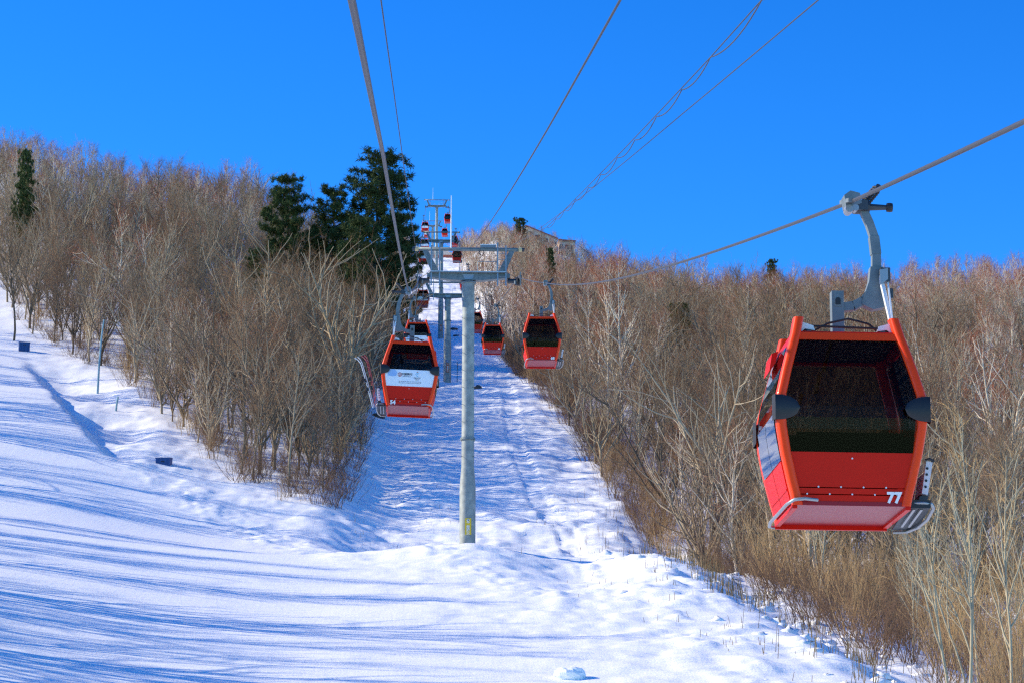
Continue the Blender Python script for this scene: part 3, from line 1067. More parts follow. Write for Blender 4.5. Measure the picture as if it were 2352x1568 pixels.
def panel_print(root, full):
    """lettering and emblems on the white advert panel (front, y = -hl)"""
    def at(x, z):
        return (x, -hl(z) + .0, z)

    def tilt(z):
        return math.atan2(hl(z + .05) - hl(z - .05), .1)

    def put_text(body, size, m, x, z, bold=0.0):
        o = link('lettering', text_mesh(body, size, M[m], bold=bold), root, (x, -hl(z) - .004, z), (math.pi / 2 + tilt(z), 0, 0))
        return o

    def put_mb(mb, m, z, x=0):
        o = mb.build('emblem', M[m], root)
        o.location = (x, -hl(z) - .003, z)
        o.rotation_euler = (tilt(z), 0, 0)
        return o
    c = MB()
    n = 28

    def ringf(mb, r0, r1, cx=0, cz=0, n=28):
        vs_, fs = [], []
        for k in range(n):
            t = 2 * math.pi * k / n
            vs_ += [(cx + r0 * math.cos(t), 0, cz + r0 * math.sin(t)), (cx + r1 * math.cos(t), 0, cz + r1 * math.sin(t))]
        for k in range(n):
            a, b = 2 * k, 2 * ((k + 1) % n)
            fs.append((a, a + 1, b + 1, b))
        mb.add(vs_, fs)
    # round coin emblem
    ringf(c, .052, .068)
    ringf(c, .020, .034, n=4 * 6)
    c.add([(-.008, 0, .034), (.008, 0, .034), (.008, 0, .055), (-.008, 0, .055)], [(0, 1, 2, 3)])
    c.add([(-.008, 0, -.055), (.008, 0, -.055), (.008, 0, -.034), (-.008, 0, -.034)], [(0, 1, 2, 3)])
    put_mb(c, 'text_red', .965, -.315)
    put_text('中国银行', .088, 'text_dark', -.09, .975, .002)
    put_text('BANK OF CHINA', .034, 'text_dark', -.09, .905, .0006)
    dv = MB().add([(-.0015, 0, -.09), (.0015, 0, -.09), (.0015, 0, .09), (-.0015, 0, .09)], [(0, 1, 2, 3)])
    put_mb(dv, 'adblue', .94, .10)
    # skating figure of three brush strokes
    e = MB()
    e.add([(-.03, 0, .115), (.005, 0, .13), (.035, 0, .112), (-.012, 0, .098)], [(0, 3, 2, 1)])
    put_mb(e, 'text_red', .95, .245)
    e = MB()
    st = [(-.075, .04), (-.035, .075), (.02, .082), (.075, .072), (.02, .068), (-.03, .058)]
    e.add([(x, 0, z) for x, z in st], [tuple(range(len(st)))[::-1]])
    e.add([(-.02, 0, .045), (.03, 0, .06), (.0, 0, .038), (-.005, 0, .02)], [(0, 3, 2, 1)])
    st = [(-.035, .02), (-.005, -.005), (.045, -.03), (.03, -.04), (-.02, -.018), (-.045, .008)]
    e.add([(x, 0, z) for x, z in st], [tuple(range(len(st)))])
    put_mb(e, 'cyan', .95, .245)
    put_text('BEIJING 2022', .040, 'text_dark', .245, .875, .001)
    for k, (dx, dz, m) in enumerate([(-.05, .012, 'signblue'), (0, .012, 'text_dark'), (.05, .012, 'text_red'), (-.025, -.012, 'yellow'), (.025, -.012, 'cyan')]):
        r = MB()
        ringf(r, .019, .0235, dx, dz, 18)
        put_mb(r, m, .82, .245)
    put_text('北  京  2022  年  冬  奥  会  官  方  合  作  伙  伴', .034, 'text_dark', .02, .745, .0005)
    put_text('Official Partner of the Olympic Winter Games Beijing 2022', .030, 'text_dark', .02, .70, .0003)
    sw = MB()
    pts_ = [(-.70, .12), (-.50, .14), (-.40, .06), (-.43, -.07), (-.55, -.085), (-.70, -.06)]
    sw.add([(x, 0, z) for x, z in pts_], [tuple(range(len(pts_)))[::-1]])
    o = put_mb(sw, 'adblue', .985)
    o.location.y += .0015


def make_cabin(grip, s, label, number=None, panel=False, roll=0.0, detail=True, group='red gondola cabins', yaw=0.0):
    R = Matrix.Rotation(roll, 4, 'Y') @ Matrix.Rotation(yaw, 4, 'Z')
    loc = Vector(grip) - R @ Vector((s * .19, 0, 3.95))
    root = link('gondola_cabin', None, None, loc)
    root.rotation_euler = R.to_euler()
    tag(root, label, 'gondola cabin', group)
    objs = []
    pidx = None
    for name, me, par, lab in cabin_parts(s, panel):
        o = link(name, me, root if par < 0 else objs[par])
        if lab:
            o['label'] = lab
        if name == 'advert_panel':
            pidx = o
        objs.append(o)
    if number:
        me = text_mesh(number, .175, M['text_white'], bold=.008)
        link('number', me, root, (s * .50, -hl(.06) - .012, .062), (math.pi / 2 + .12, 0, 0))
    if panel and detail:
        panel_print(pidx, True)
    return root


RL = ['large red cabin numbered 77 in the right foreground', 'red cabin numbered 68 hanging just right of the nearest tower',
      'small red cabin numbered 60 between the nearest tower and cabin 68', 'red cabin mostly hidden behind the nearest tower pole',
      'red cabin whose floor shows just below the nearest tower cross arm', 'red cabin framed under the beam of the nearest tower',
      'red cabin behind the lightning rod at the third tower', 'red cabin beside the pole of the tower against the sky',
      'farthest red cabin on the right rope, under the skyline tower']
for k, (g, lab) in enumerate(zip(RIGHT_G, RL)):
    make_cabin(U(*g), 1, lab, {0: '77', 1: '68', 2: '60'}.get(k), False, math.radians(.6 if k == 0 else 0))
LL = ['red cabin numbered 54 with a white advert panel and skis in its rack', 'red cabin with white panel directly behind cabin 54',
      'red cabin almost covered by the two nearest cabins on the left rope', 'red cabin at the left sheaves of the second tower',
      'dark red cabin with white panel at the left end of the nearest tower beam', 'red cabin just above the left end of the nearest tower beam',
      'red cabin with white panel left of the skyline tower', 'farthest red cabin on the left rope']
for k, (g, lab) in enumerate(zip(LEFT_G, LL)):
    make_cabin(U(*g), -1, lab, {0: '54'}.get(k), True, math.radians(2.2 if k == 0 else 0), k < 2)

# ------------------------------------------------------------------ plants: generators
def norm(v):
    return v / (np.linalg.norm(v, axis=-1, keepdims=True) + 1e-9)


class Plant:
    def __init__(self, seed):
        self.r = np.random.default_rng(seed)
        self.wood = []          # (pts, radii, sides)
        self.tw = []            # (p0, pm, p1, r)

    def branch(self, p, d, L, r0, r1, n, wob, trop, sides):
        pts, rad = [p.copy()], [r0]
        d = d / np.linalg.norm(d)
        dirs = [d]
        for k in range(n):
            d = d + self.r.normal(0, wob, 3) + np.array([0, 0, trop])
            d = d / np.linalg.norm(d)
            p = p + d * (L / n)
            pts.append(p)
            dirs.append(d)
            rad.append(r0 + (r1 - r0) * ((k + 1) / n))
        self.wood.append((np.array(pts), np.array(rad), sides))
        return np.array(pts), np.array(dirs), np.array(rad)

    def side_dir(self, d, ang, az=None):
        ref = np.array([0, 0, 1.0]) if abs(d[2]) < .9 else np.array([1.0, 0, 0])
        s = np.cross(d, ref)
        s /= np.linalg.norm(s)
        u = np.cross(s, d)
        az = self.r.uniform(0, 2 * np.pi) if az is None else az
        return d * math.cos(ang) + (s * math.cos(az) + u * math.sin(az)) * math.sin(ang)

    def twigs(self, src, count, L, r, ang, trop, sub, subL, subr, lo=.15):
        """src: list of (pts, dirs); count twigs each; sub: smaller twigs on every twig"""
        P0, D0 = [], []
        for pts, dirs, c in src:
            t = self.r.uniform(lo, 1, c) * (len(pts) - 1)
            i = np.minimum(t.astype(int), len(pts) - 2)
            f = (t - i)[:, None]
            P0.append(pts[i] * (1 - f) + pts[i + 1] * f)
            D0.append(dirs[i])
        P0, D0 = np.concatenate(P0), np.concatenate(D0)
        n = len(P0)
        rnd = norm(self.r.normal(size=(n, 3)))
        perp = norm(rnd - (rnd * D0).sum(1, keepdims=True) * D0)
        a = ang * self.r.uniform(.55, 1.3, (n, 1))
        d = norm(D0 * np.cos(a) + perp * np.sin(a) + np.array([0, 0, trop]))
        ln = L * self.r.uniform(.5, 1.25, (n, 1))
        pm = P0 + d * ln * .5
        d2 = norm(d + self.r.normal(0, .16, (n, 3)) + np.array([0, 0, trop * .7]))
        p1 = pm + d2 * ln * .5
        self.tw.append((P0, pm, p1, np.full(n, r)))
        if sub:
            k = sub
            f = self.r.uniform(.15, 1, (n, k, 1))
            q = np.where(f < .5, P0[:, None] + (pm - P0)[:, None] * f * 2, pm[:, None] + (p1 - pm)[:, None] * (f * 2 - 1))
            q = q.reshape(-1, 3)
            dd = np.repeat(d2, k, 0)
            rnd = norm(self.r.normal(size=(n * k, 3)))
            perp = norm(rnd - (rnd * dd).sum(1, keepdims=True) * dd)
            a = ang * self.r.uniform(.4, 1.3, (n * k, 1))
            dd = norm(dd * np.cos(a) + perp * np.sin(a) + np.array([0, 0, trop]))
            ln = subL * self.r.uniform(.5, 1.3, (n * k, 1))
            e = q + dd * ln
            self.tw.append((q, None, e, np.full(n * k, subr)))

    def wood_mesh(self):
        V, Q, o = [], [], 0
        for pts, rad, n in self.wood:
            m = len(pts)
            T = norm(np.gradient(pts, axis=0))
            ref = np.array([.31, .95, .05])
            S = norm(np.cross(T, ref))
            W = np.cross(S, T)
            th = np.linspace(0, 2 * np.pi, n, endpoint=False)
            ring = pts[:, None] + rad[:, None, None] * (np.cos(th)[None, :, None] * S[:, None] + np.sin(th)[None, :, None] * W[:, None])
            V.append(ring.reshape(-1, 3))
            i = np.arange((m - 1) * n)
            a, k = i // n, i % n
            k2 = (k + 1) % n
            Q.append(np.stack([a * n + k, a * n + k2, (a + 1) * n + k2, (a + 1) * n + k], 1) + o)
            o += m * n
        return np.concatenate(V), np.concatenate(Q)

    def twig_mesh(self):
        V, Q, T, o = [], [], [], 0
        for p0, pm, p1, r in self.tw:
            n = len(p0)
            d = norm(p1 - p0)
            rnd = norm(self.r.normal(size=(n, 3)))
            s = norm(np.cross(d, rnd))
            w = np.cross(s, d)
            th = np.array([0, 2.094, 4.189])
            off = (np.cos(th)[None, :, None] * s[:, None] + np.sin(th)[None, :, None] * w[:, None]) * r[:, None, None]
            base = p0[:, None] + off
            if pm is not None:
                mid = pm[:, None] + off * .75
                v = np.concatenate([base, mid, p1[:, None]], 1)
                b = np.arange(n)[:, None] * 7 + o
                for k in range(3):
                    k2 = (k + 1) % 3
                    Q.append(b + np.array([[k, k2, 3 + k2, 3 + k]]))
                    T.append(b + np.array([[3 + k, 3 + k2, 6]]))
                o += n * 7
            else:
                v = np.concatenate([base, p1[:, None]], 1)
                b = np.arange(n)[:, None] * 4 + o
                for k in range(3):
                    T.append(b + np.array([[k, (k + 1) % 3, 3]]))
                o += n * 4
            V.append(v.reshape(-1, 3))
        return np.concatenate(V), (np.concatenate(Q) if Q else np.zeros((0, 4), int)), np.concatenate(T)


def gen_spreading(seed, H=11.0, fork=.32, nl=6, spread=.75, dens=1.0, lean=0.0, crook=.10):
    """vase shaped bare tree: short trunk, ascending limbs, dense fine crown"""
    t = Plant(seed)
    r = t.r
    base = np.array([0, 0, -.5])
    tp, td, tr = t.branch(base, np.array([lean, r.normal(0, .04), 1]), H * fork + .5, .022 * H * .62, .014 * H * .62, 6, .05, .05, 7)
    src2, src1 = [], []
    az0 = r.uniform(0, 6.28)
    for i in range(nl):
        k = min(len(tp) - 1, 3 + int(i / nl * 4))
        d = t.side_dir(td[k], spread * r.uniform(.45, 1.0), az0 + i * 2.4)
        L = H * (1 - fork) * r.uniform(.75, 1.08)
        lp, ld, lr = t.branch(tp[k], d, L, .0118 * H * r.uniform(.7, 1), .024, 9, crook, .06, 5)
        src1.append((lp, ld, 6))
        for j in range(9):
            q = 2 + int(r.integers(0, 7))
            d2 = t.side_dir(ld[q], r.uniform(.45, .95))
            bp, bd, br = t.branch(lp[q], d2, L * r.uniform(.28, .5), lr[q] * .62 + .006, .014, 6, crook * 1.2, .06, 4)
            src2.append((bp, bd, int(4.4 * dens)))
    d = td[-1]
    t.twigs(src2 + src1, 0, 1.25 * H / 11, .0085, .72, .12, 3, .6 * H / 11, .0048)
    return t


def gen_upright(seed, H=12.0, nb=26, ang=.75, dens=1.0, wob=.05, lean=0.0, r0=None, start=.28, forks=1, sides_up=.10):
    """leader tree with ascending side branches (ash, poplar, birch)"""
    t = Plant(seed)
    r = t.r
    r0 = r0 or .0105 * H
    src2, src1 = [], []
    for fk in range(forks):
        a = r.uniform(0, 6.28)
        ln = lean + (.22 if forks > 1 else 0)
        d0 = np.array([ln * math.cos(a), ln * math.sin(a), 1])
        h = H * r.uniform(.82, 1.0) if forks > 1 else H
        tp, td, tr = t.branch(np.array([r.normal(0, .08) * (forks > 1), r.normal(0, .08) * (forks > 1), -.5]), d0, h + .5, r0, .012, 16, wob, .035, 6)
        src1.append((tp[10:], td[10:], int(14 * dens)))
        for i in range(nb // forks):
            f = start + (1 - start) * (i + r.uniform(0, 1)) / (nb // forks) * .95
            q = min(15, int(f * 16))
            L = H * .36 * (1.15 - f) * r.uniform(.7, 1.25) + .5
            d = t.side_dir(td[q], ang * r.uniform(.7, 1.2))
            bp, bd, br = t.branch(tp[q], d, L, tr[q] * .52 + .012, .013, 6, .10, sides_up, 4)
            src2.append((bp, bd, int(4.6 * dens)))
            for j in range(2):
                qq = int(r.integers(1, 5))
                d2 = t.side_dir(bd[qq], r.uniform(.5, .9))
                cp, cd, cr = t.branch(bp[qq], d2, L * .45, br[qq] * .6, .006, 4, .12, sides_up, 3)
                src2.append((cp, cd, int(5 * dens)))
    t.twigs(src2 + src1, 0, .95 * H / 12, .0075, .65, .10, 3, .55 * H / 12, .0048)
    return t


def gen_shrub(seed, H=3.2, stems=16, spread=.5, dens=1.0, r0=.016):
    t = Plant(seed)
    r = t.r
    src = []
    for i in range(stems):
        a = r.uniform(0, 6.28)
        s = spread * math.sqrt(r.uniform(0, 1))
        d = np.array([s * math.cos(a), s * math.sin(a), 1])
        h = H * r.uniform(.55, 1.05)
        p = np.array([r.normal(0, .35), r.normal(0, .35), -.25])
        bp, bd, br = t.branch(p, d, h + .25, r0 * r.uniform(.6, 1.5), .007, 7, .09, .02, 4)
        src.append((bp, bd, int(6 * dens)))
    t.twigs(src, 0, .30 * H, .0052, .5, .15, 3, .13 * H, .0036, lo=.2)
    return t


def gen_pine(seed, H=19.0, plates=11, reach=5.0, start=.18, clump=.62, flat=True):
    """dark conifer: trunk, tiers of boughs, tufts of needles"""
    t = Plant(seed)
    r = t.r
    tp, td, tr = t.branch(np.array([0, 0, -.5]), np.array([.0, 0, 1]), H + .3, .017 * H, .03, 14, .02, .03, 7)
    tufts = []
    for i in range(plates):
        f = start + (1 - start) * i / (plates - 1) * .97
        q = min(13, int(f * 14))
        fr = f * 14 - q
        p = tp[q] * (1 - fr) + tp[min(q + 1, 14)] * fr
        R = reach * ((1.03 - f) ** .5 * min(1, .55 + f) if flat else (1.02 - f)) * r.uniform(.75, 1.15) + .5
        nb = (7 if f < .85 else 5) if flat else 6
        a0 = r.uniform(0, 6.28)
        for k in range(nb):
            a = a0 + 6.283 * k / nb + r.normal(0, .25)
            L = R * r.uniform(.6, 1.15)
            z = (.10 + .35 * f) if flat else (-.12 + .25 * f)
            bp, bd, br = t.branch(p, np.array([math.cos(a), math.sin(a), z]), L, .05 * (1.1 - f) + .02, .012, 6, .06, .05 if flat else .02, 4)
            for m in range(int(4 + L * (3.2 if flat else 5))):
                g = r.uniform(.3, 1) ** .8 * 6
                j = min(5, int(g))
                b = bp[j] + (bp[j + 1] - bp[j]) * (g - j)
                tufts.append(b + np.array([r.normal(0, .42), r.normal(0, .42), abs(r.normal(.08, .13)) if flat else r.normal(-.06, .16)]))
    tufts.append(tp[-1])
    tufts = np.array(tufts)
    nn = 42
    n = len(tufts)
    d = norm(r.normal(size=(n * nn, 3)) + np.array([0, 0, .35 if flat else 0]))
    c = np.repeat(tufts, nn, 0) + r.normal(0, .16, (n * nn, 3)) * clump
    ln = clump * r.uniform(.35, .75, (n * nn, 1))
    s = norm(np.cross(d, norm(r.normal(size=d.shape)))) * .042
    V = np.stack([c - s, c + s, c + d * ln], 1).reshape(-1, 3)
    T = np.arange(len(V)).reshape(-1, 3)
    return t, V, T


LIB = {}        # kind -> list of (trunk mesh or None, crown mesh, joined mesh)


def add_lib(kind, plant, bark, twig, whole=False):
    V1, Q1 = plant.wood_mesh()
    V2, Q2, T2 = plant.twig_mesh()
    trunk = quick_mesh_data('trunk', V1, Q1, bark, True)
    crown = quick_mesh_data('crown', V2, [Q2, T2], twig)
    n1 = len(V1)
    joined = quick_mesh_data(kind, np.concatenate([V1, V2]), [np.concatenate([Q1, Q2 + n1]), T2 + n1], [bark, twig],
                             midx=np.concatenate([np.zeros(len(Q1)), np.ones(len(Q2) + len(T2))]))
    LIB.setdefault(kind, []).append((trunk, crown, joined))


for k in range(5):
    add_lib('bare_tree', gen_spreading(100 + k, 11.0, [.3, .22, .36, .28, .33][k], [6, 7, 5, 6, 7][k], [.75, .85, .6, .7, .65][k], 1.0, [0, .08, -.06, .03, 0][k]), M['bark'], M['twig'])
for k in range(3):
    add_lib('bare_tree', gen_upright(140 + k, 12.0, 26, .7, .95, .045, [0, .05, .08][k]), M['bark'], M['twig'])
for k in range(5):
    add_lib('birch_tree', gen_upright(200 + k, 11.5, 22, [.62, .95, .8, .85, 1.0][k], 1.0, [.018, .10, .12, .07, .09][k], [.0, .16, .22, .0, .1][k], .115, .30, [1, 1, 2, 3, 1][k], .09), M['birch'], M['twig_red'])
for k in range(3):
    add_lib('pale_sapling', gen_upright(300 + k, 9.5, 16, .5, .55, .03, [.04, .0, .0][k], .06, .35, [1, 1, 2][k], .10), M['pale'], M['twig_tan'])
for k in range(3):
    add_lib('tan_shrub', gen_shrub(400 + k, 3.6, [22, 16, 26][k], [.45, .6, .35][k], 1.0), M['twig_tan'], M['twig_tan'])
for k in range(3):
    add_lib('dark_shrub', gen_shrub(420 + k, 3.0, [24, 18, 28][k], [.7, .55, .9][k], 1.25), M['twig_dark'], M['twig_dark'])

# ------------------------------------------------------------------ plants: where they stand
SPOTS = {k: [] for k in LIB}      # kind -> list of [x, y, z, rot, scale, variant, zone]
lrng = np.random.default_rng(5)


def in_left(x, y):
    return y > np.interp(x, PISTE_X, PISTE_Y) + 1.0 and x < np.interp(y, CORR_Y, CORR_L)


def in_right(x, y):
    return x > np.interp(y, CORR_R_Y, CORR_R) + 3.0 - 3.2 * float(sst(165, 200, y))


SKY_X = [0, 60, 120, 230, 280, 420, 560, 700, 750, 860, 940, 1040, 1100, 1150, 1190, 1245, 1300, 1500, 1640, 1720, 1800, 2000, 2150, 2352]
SKY_Y = [290, 288, 308, 318, 352, 356, 362, 382, 415, 440, 495, 520, 512, 512, 518, 528, 548, 552, 582, 598, 580, 590, 586, 556]
LIB_H = {}


def put_spot(kind, x, y, sc, var=None, zone='', rot=None):
    v = int(lrng.integers(0, len(LIB[kind]))) if var is None else var
    if zone in ('left', 'right', 'summit') and not kind.endswith('shrub'):
        if (kind, v) not in LIB_H:
            me = LIB[kind][v][2]
            co = np.empty(len(me.vertices) * 3, np.float32)
            me.vertices.foreach_get('co', co)
            LIB_H[(kind, v)] = float(co[2::3].max())
        h = LIB_H[(kind, v)]
        z = float(ground(x, y))
        q = project([[x, y, z]])[0]
        lim = np.interp(q[0], SKY_X, SKY_Y) + (lrng.uniform(-14, 8) if lrng.uniform() < .22 else lrng.uniform(0, 80))
        zmax = float(ray_at_y(q[0], lim, y)[2])
        if z + h * sc > zmax:
            sc = (zmax - z) / h
            if sc < .3:
                return
    SPOTS[kind].append([x, y, float(ground(x, y)) - .05 - .1 * sc, lrng.uniform(0, 6.283) if rot is None else rot, sc, v, zone])


def visible(x, y, h=13, margin=60):
    z = float(ground(x, y, False))
    a = project([[x, y, z], [x, y, z + h]])
    return a[0, 2] > 5 and -margin < a[0, 0] < 2352 + margin and a[1, 1] < 1568 + margin and a[0, 1] > 250


def jitter(x0, x1, y0, y1, step):
    for gx in np.arange(x0, x1, step):
        for gy in np.arange(y0, y1, step):
            yield gx + lrng.uniform(0, step), gy + lrng.uniform(0, step)


# left wood
for x, y in list(jitter(-125, -4, 165, 470, 4.1)) + list(jitter(-46, -5, 170, 275, 6.0)):
    if not in_left(x, y) or not visible(x, y):
        continue
    edge = min(np.interp(y, CORR_Y, CORR_L) - x, (y - np.interp(x, PISTE_X, PISTE_Y)) * .6)
    n = float(vnoise(np.array(x / 22), np.array(y / 26), 77))
    if edge < 1.5:
        continue
    if edge < 4.5:
        if lrng.uniform() < .8:
            put_spot('bare_tree', x, y, lrng.uniform(.55, .85) + .25 * float(sst(215, 250, y)), zone='left')
        continue
    if y > 385 and lrng.uniform() < .42 or n > .24 and lrng.uniform() < .4:
        put_spot('birch_tree', x, y, lrng.uniform(.75, 1.1), zone='left')
    else:
        put_spot('bare_tree', x, y, lrng.uniform(.6, 1.22) + .25 * n, zone='left')
for x, y in jitter(-60, -3, 165, 430, 2.2):
    if not in_left(x, y) or not visible(x, y, 3):
        continue
    edge = min(np.interp(y, CORR_Y, CORR_L) - x, (y - np.interp(x, PISTE_X, PISTE_Y)) * .6)
    p = .9 if edge < 6 and x > -22 else (.35 if edge < 12 else .12)
    if lrng.uniform() < p:
        put_spot('dark_shrub' if lrng.uniform() < .75 else 'tan_shrub', x, y, lrng.uniform(.55, 1.15), zone='left')
# right wood
for x, y in jitter(8, 135, 62, 500, 4.2):
    if not in_right(x, y) or not visible(x, y):
        continue
    rx = x - np.interp(y, CORR_R_Y, CORR_R)
    n = float(vnoise(np.array(x / 24), np.array(y / 30), 99))
    if y < 135:
        if rx > 5 and lrng.uniform() < .5:
            put_spot('pale_sapling', x, y, lrng.uniform(.6, 1.0), zone='right')
        elif rx > 9 and lrng.uniform() < .25:
            put_spot('bare_tree', x, y, lrng.uniform(.5, .75), zone='right')
        continue
    if rx < 6 and lrng.uniform() < .5:
        if lrng.uniform() < .5:
            put_spot('bare_tree', x, y, lrng.uniform(.4, .65), zone='right')
        continue
    pb = .12 + .5 * sst(300, 400, y) + .5 * sst(45, 75, x) * sst(180, 260, y)
    if lrng.uniform() < pb + n * .5:
        put_spot('birch_tree', x, y, lrng.uniform(.75, 1.15), zone='right')
    else:
        put_spot('bare_tree', x, y, lrng.uniform(.58, 1.2) + .3 * n, zone='right')
for x, y in jitter(8, 70, 58, 440, 1.8):
    if not in_right(x, y) or not visible(x, y, 3):
        continue
    rx = x - np.interp(y, CORR_R_Y, CORR_R)
    p = (.62 if y < 150 else .30) if rx > 4 else (.85 if y > 175 else .45)
    if lrng.uniform() < p:
        tan = lrng.uniform() < (.6 if y < 140 and rx > 6 else .2)
        put_spot('tan_shrub' if tan else 'dark_shrub', x, y, lrng.uniform(.6, 1.2) * (1.25 if tan and y < 140 else 1), zone='right')
# summit beside the corridor
for x, y in jitter(-60, 110, 500, 840, 5.0):
    le, re = np.interp(y, CORR_Y, CORR_L), np.interp(y, CORR_R_Y, CORR_R)
    if le - 1 < x < re + .5 or not visible(x, y):
        continue
    put_spot('birch_tree' if lrng.uniform() < .6 else 'bare_tree', x, y, lrng.uniform(.6, 1.0) + .6 * float(sst(18, 26, x)) * float(sst(70, 50, x)), zone='summit')
# wood outside the picture on the left: its trees throw the long shadows across the piste
for x, y in jitter(-95, -26, 55, 280, 7.0):
    if x > -.178 * y - 13 or y > np.interp(x, PISTE_X, PISTE_Y) - 12:
        continue
    if lrng.uniform() < .6:
        put_spot('bare_tree', x, y, lrng.uniform(1.1, 1.6), int(lrng.choice([0, 2, 5, 6, 7])), zone='outside')

for x, y in jitter(-60, -20, 62, 240, 7.5):
    if x > -.178 * y - 8 or x < -.178 * y - 16 or y > np.interp(x, PISTE_X, PISTE_Y) - 12:
        continue
    if lrng.uniform() < .75:
        put_spot('bare_tree', x, y, lrng.uniform(1.15, 1.5) + .25 * float(sst(140, 100, y)), int(lrng.choice([0, 2, 5, 6, 7])), zone='outside')
# trees that stand out singly in the photograph
LAND = []


def landmark(kind, px, py_top, D, var, label, group, rot=0.0, xy=None):
    P = U(px, 800, D) if xy is None else np.array([xy[0], xy[1], 0])
    x, y = float(P[0]), float(P[1])
    z = float(ground(x, y)) - .05
    top = ray_at_y(px, py_top, y)[2]
    me = LIB[kind][var][2]
    h = max(v.co.z for v in me.vertices)
    sc = float(np.clip((top - z) / h, .5, 1.7))
    # keep a little room round it
    for L in SPOTS.values():
        L[:] = [s for s in L if (s[0] - x) ** 2 + (s[1] - y) ** 2 > 3.0 or s[4] < .4]
    LAND.append((kind, [x, y, z, rot, sc, var, 'land'], label, group))


landmark('birch_tree', 1428, 565, 250, 0, 'straight white birch, right one of the pair right of cabin 68', 'twin birches', .4)
landmark('birch_tree', 1396, 570, 252, 0, 'straight white birch, left one of the pair right of cabin 68', 'twin birches', 2.0)
landmark('birch_tree', 370, 480, 285, 2, 'crooked white birch standing out in the middle of the left wood', 'standout trees', 1.0)
landmark('birch_tree', 290, 470, 300, 1, 'leaning white birch left of the crooked birch in the left wood', 'standout trees', 2.5)
landmark('bare_tree', 605, 470, 255, 1, 'wide vase-shaped bare tree in front of the dark pines', 'standout trees', .3)
landmark('bare_tree', 700, 560, 262, 3, 'round-crowned bare tree hiding the foot of the leftmost pine', 'standout trees', 2.1)
landmark('bare_tree', 745, 590, 250, 0, 'spreading bare tree in front of the middle pines', 'standout trees', 4.1)
landmark('bare_tree', 850, 580, 268, 2, 'narrow bare tree in front of the tallest pine', 'standout trees', 5.1)
landmark('bare_tree', 895, 600, 285, 4, 'bushy bare tree between the tallest pine and the lift', 'standout trees', 3.1)
landmark('bare_tree', 790, 530, 235, 4, 'spreading bare tree with pale limbs below the tallest pine', 'standout trees', 1.7)
landmark('bare_tree', 30, 470, 275, 5, 'tall bare tree with exposed trunk at the left edge beside the piste', 'standout trees', 0.0)
landmark('bare_tree', 1710, 640, 225, 0, 'large spreading bare tree on the right hillside left of cabin 77', 'standout trees', 2.2)
landmark('bare_tree', 1640, 740, 178, 4, 'dark multi-limbed bare tree rising from the ditch on the right', 'standout trees', .9)
landmark('birch_tree', 2110, 690, 230, 3, 'many-stemmed pale birch right behind cabin 77', 'standout trees', .9)
landmark('birch_tree', 2230, 740, 200, 2, 'leaning pale birch near the right edge of the picture', 'standout trees', 3.2)
landmark('pale_sapling', 2150, 900, 84, 1, 'tall pale yellowish sapling, leftmost of the two tallest at lower right', 'tall saplings', .5)
landmark('pale_sapling', 2185, 880, 82, 0, 'tall pale yellowish sapling, right one of the tallest at lower right', 'tall saplings', 2.5)
landmark('pale_sapling', 2290, 960, 86, 1, 'pale sapling nearest the lower right corner', 'tall saplings', 4.5)

FORM = {'bare_tree': ['spreading', 'low-forked wide', 'narrow vase-shaped', 'round-crowned', 'bushy-crowned', 'straight upright', 'slender upright', 'leaning upright'],
        'birch_tree': ['straight-stemmed', 'leaning', 'two-stemmed', 'three-stemmed', 'curved'],
        'pale_sapling': ['single-stemmed', 'straight', 'forked'],
        'tan_shrub': ['fan-shaped', 'open', 'upright'], 'dark_shrub': ['rounded', 'loose', 'sprawling']}
NOUN = {'bare_tree': 'bare brown tree', 'birch_tree': 'pale birch', 'pale_sapling': 'pale yellowish sapling',
        'tan_shrub': 'tan leafless shrub', 'dark_shrub': 'dark leafless shrub'}


def plant_label(kind, sp):
    x, y, z, rot, sc, v, zone = sp
    px = float(project([[x, y, z + 3]])[0, 0])
    size = 'small ' if sc < .72 else ('tall ' if sc > 1.05 else '')
    if zone == 'summit':
        where = 'on the hilltop ' + ('left' if x < 0 else 'right') + ' of the lift'
        grp = 'hilltop trees'
    elif zone == 'left':
        a = 'at the far left' if px < 330 else ('left of the pines' if px < 640 else ('below the pines' if px < 800 else 'beside the lift corridor'))
        b = 'low in the left wood' if y < 225 else ('in the left wood' if y < 300 else 'high in the left wood')
        where, grp = b + ' ' + a, NOUN[kind] + 's of the left wood'
    else:
        a = 'beside the lift corridor' if px < 1380 else ('between cabins 68 and 77' if px < 1700 else ('around cabin 77' if px < 2130 else 'at the right edge'))
        b = 'at lower right' if y < 150 else ('low on the right slope' if y < 220 else ('halfway up the right slope' if y < 320 else 'near the right skyline'))
        where, grp = b + ' ' + a, NOUN[kind] + 's of the right wood'
    return size + FORM[kind][v] + ' ' + NOUN[kind] + ' ' + where, grp


LIMIT = {'bare_tree': 290, 'birch_tree': 200, 'pale_sapling': 80, 'tan_shrub': 200, 'dark_shrub': 220}
CAT = {'bare_tree': 'tree', 'birch_tree': 'birch', 'pale_sapling': 'sapling', 'tan_shrub': 'shrub', 'dark_shrub': 'shrub'}


def make_plant(kind, sp, label=None, group=None):
    x, y, z, rot, sc, v, zone = sp
    trunk, crown, joined = LIB[kind][v]
    if kind.endswith('shrub'):
        o = link(kind, joined, None, (x, y, z), (0, 0, rot), (sc, sc, sc))
    else:
        o = link(kind, None, None, (x, y, z), (0, 0, rot), (sc, sc, sc))
        link('trunk', trunk, o)
        link('crown', crown, o)
    lb = plant_label(kind, sp) if label is None else (label, group)
    return tag(o, lb[0], CAT[kind], lb[1])


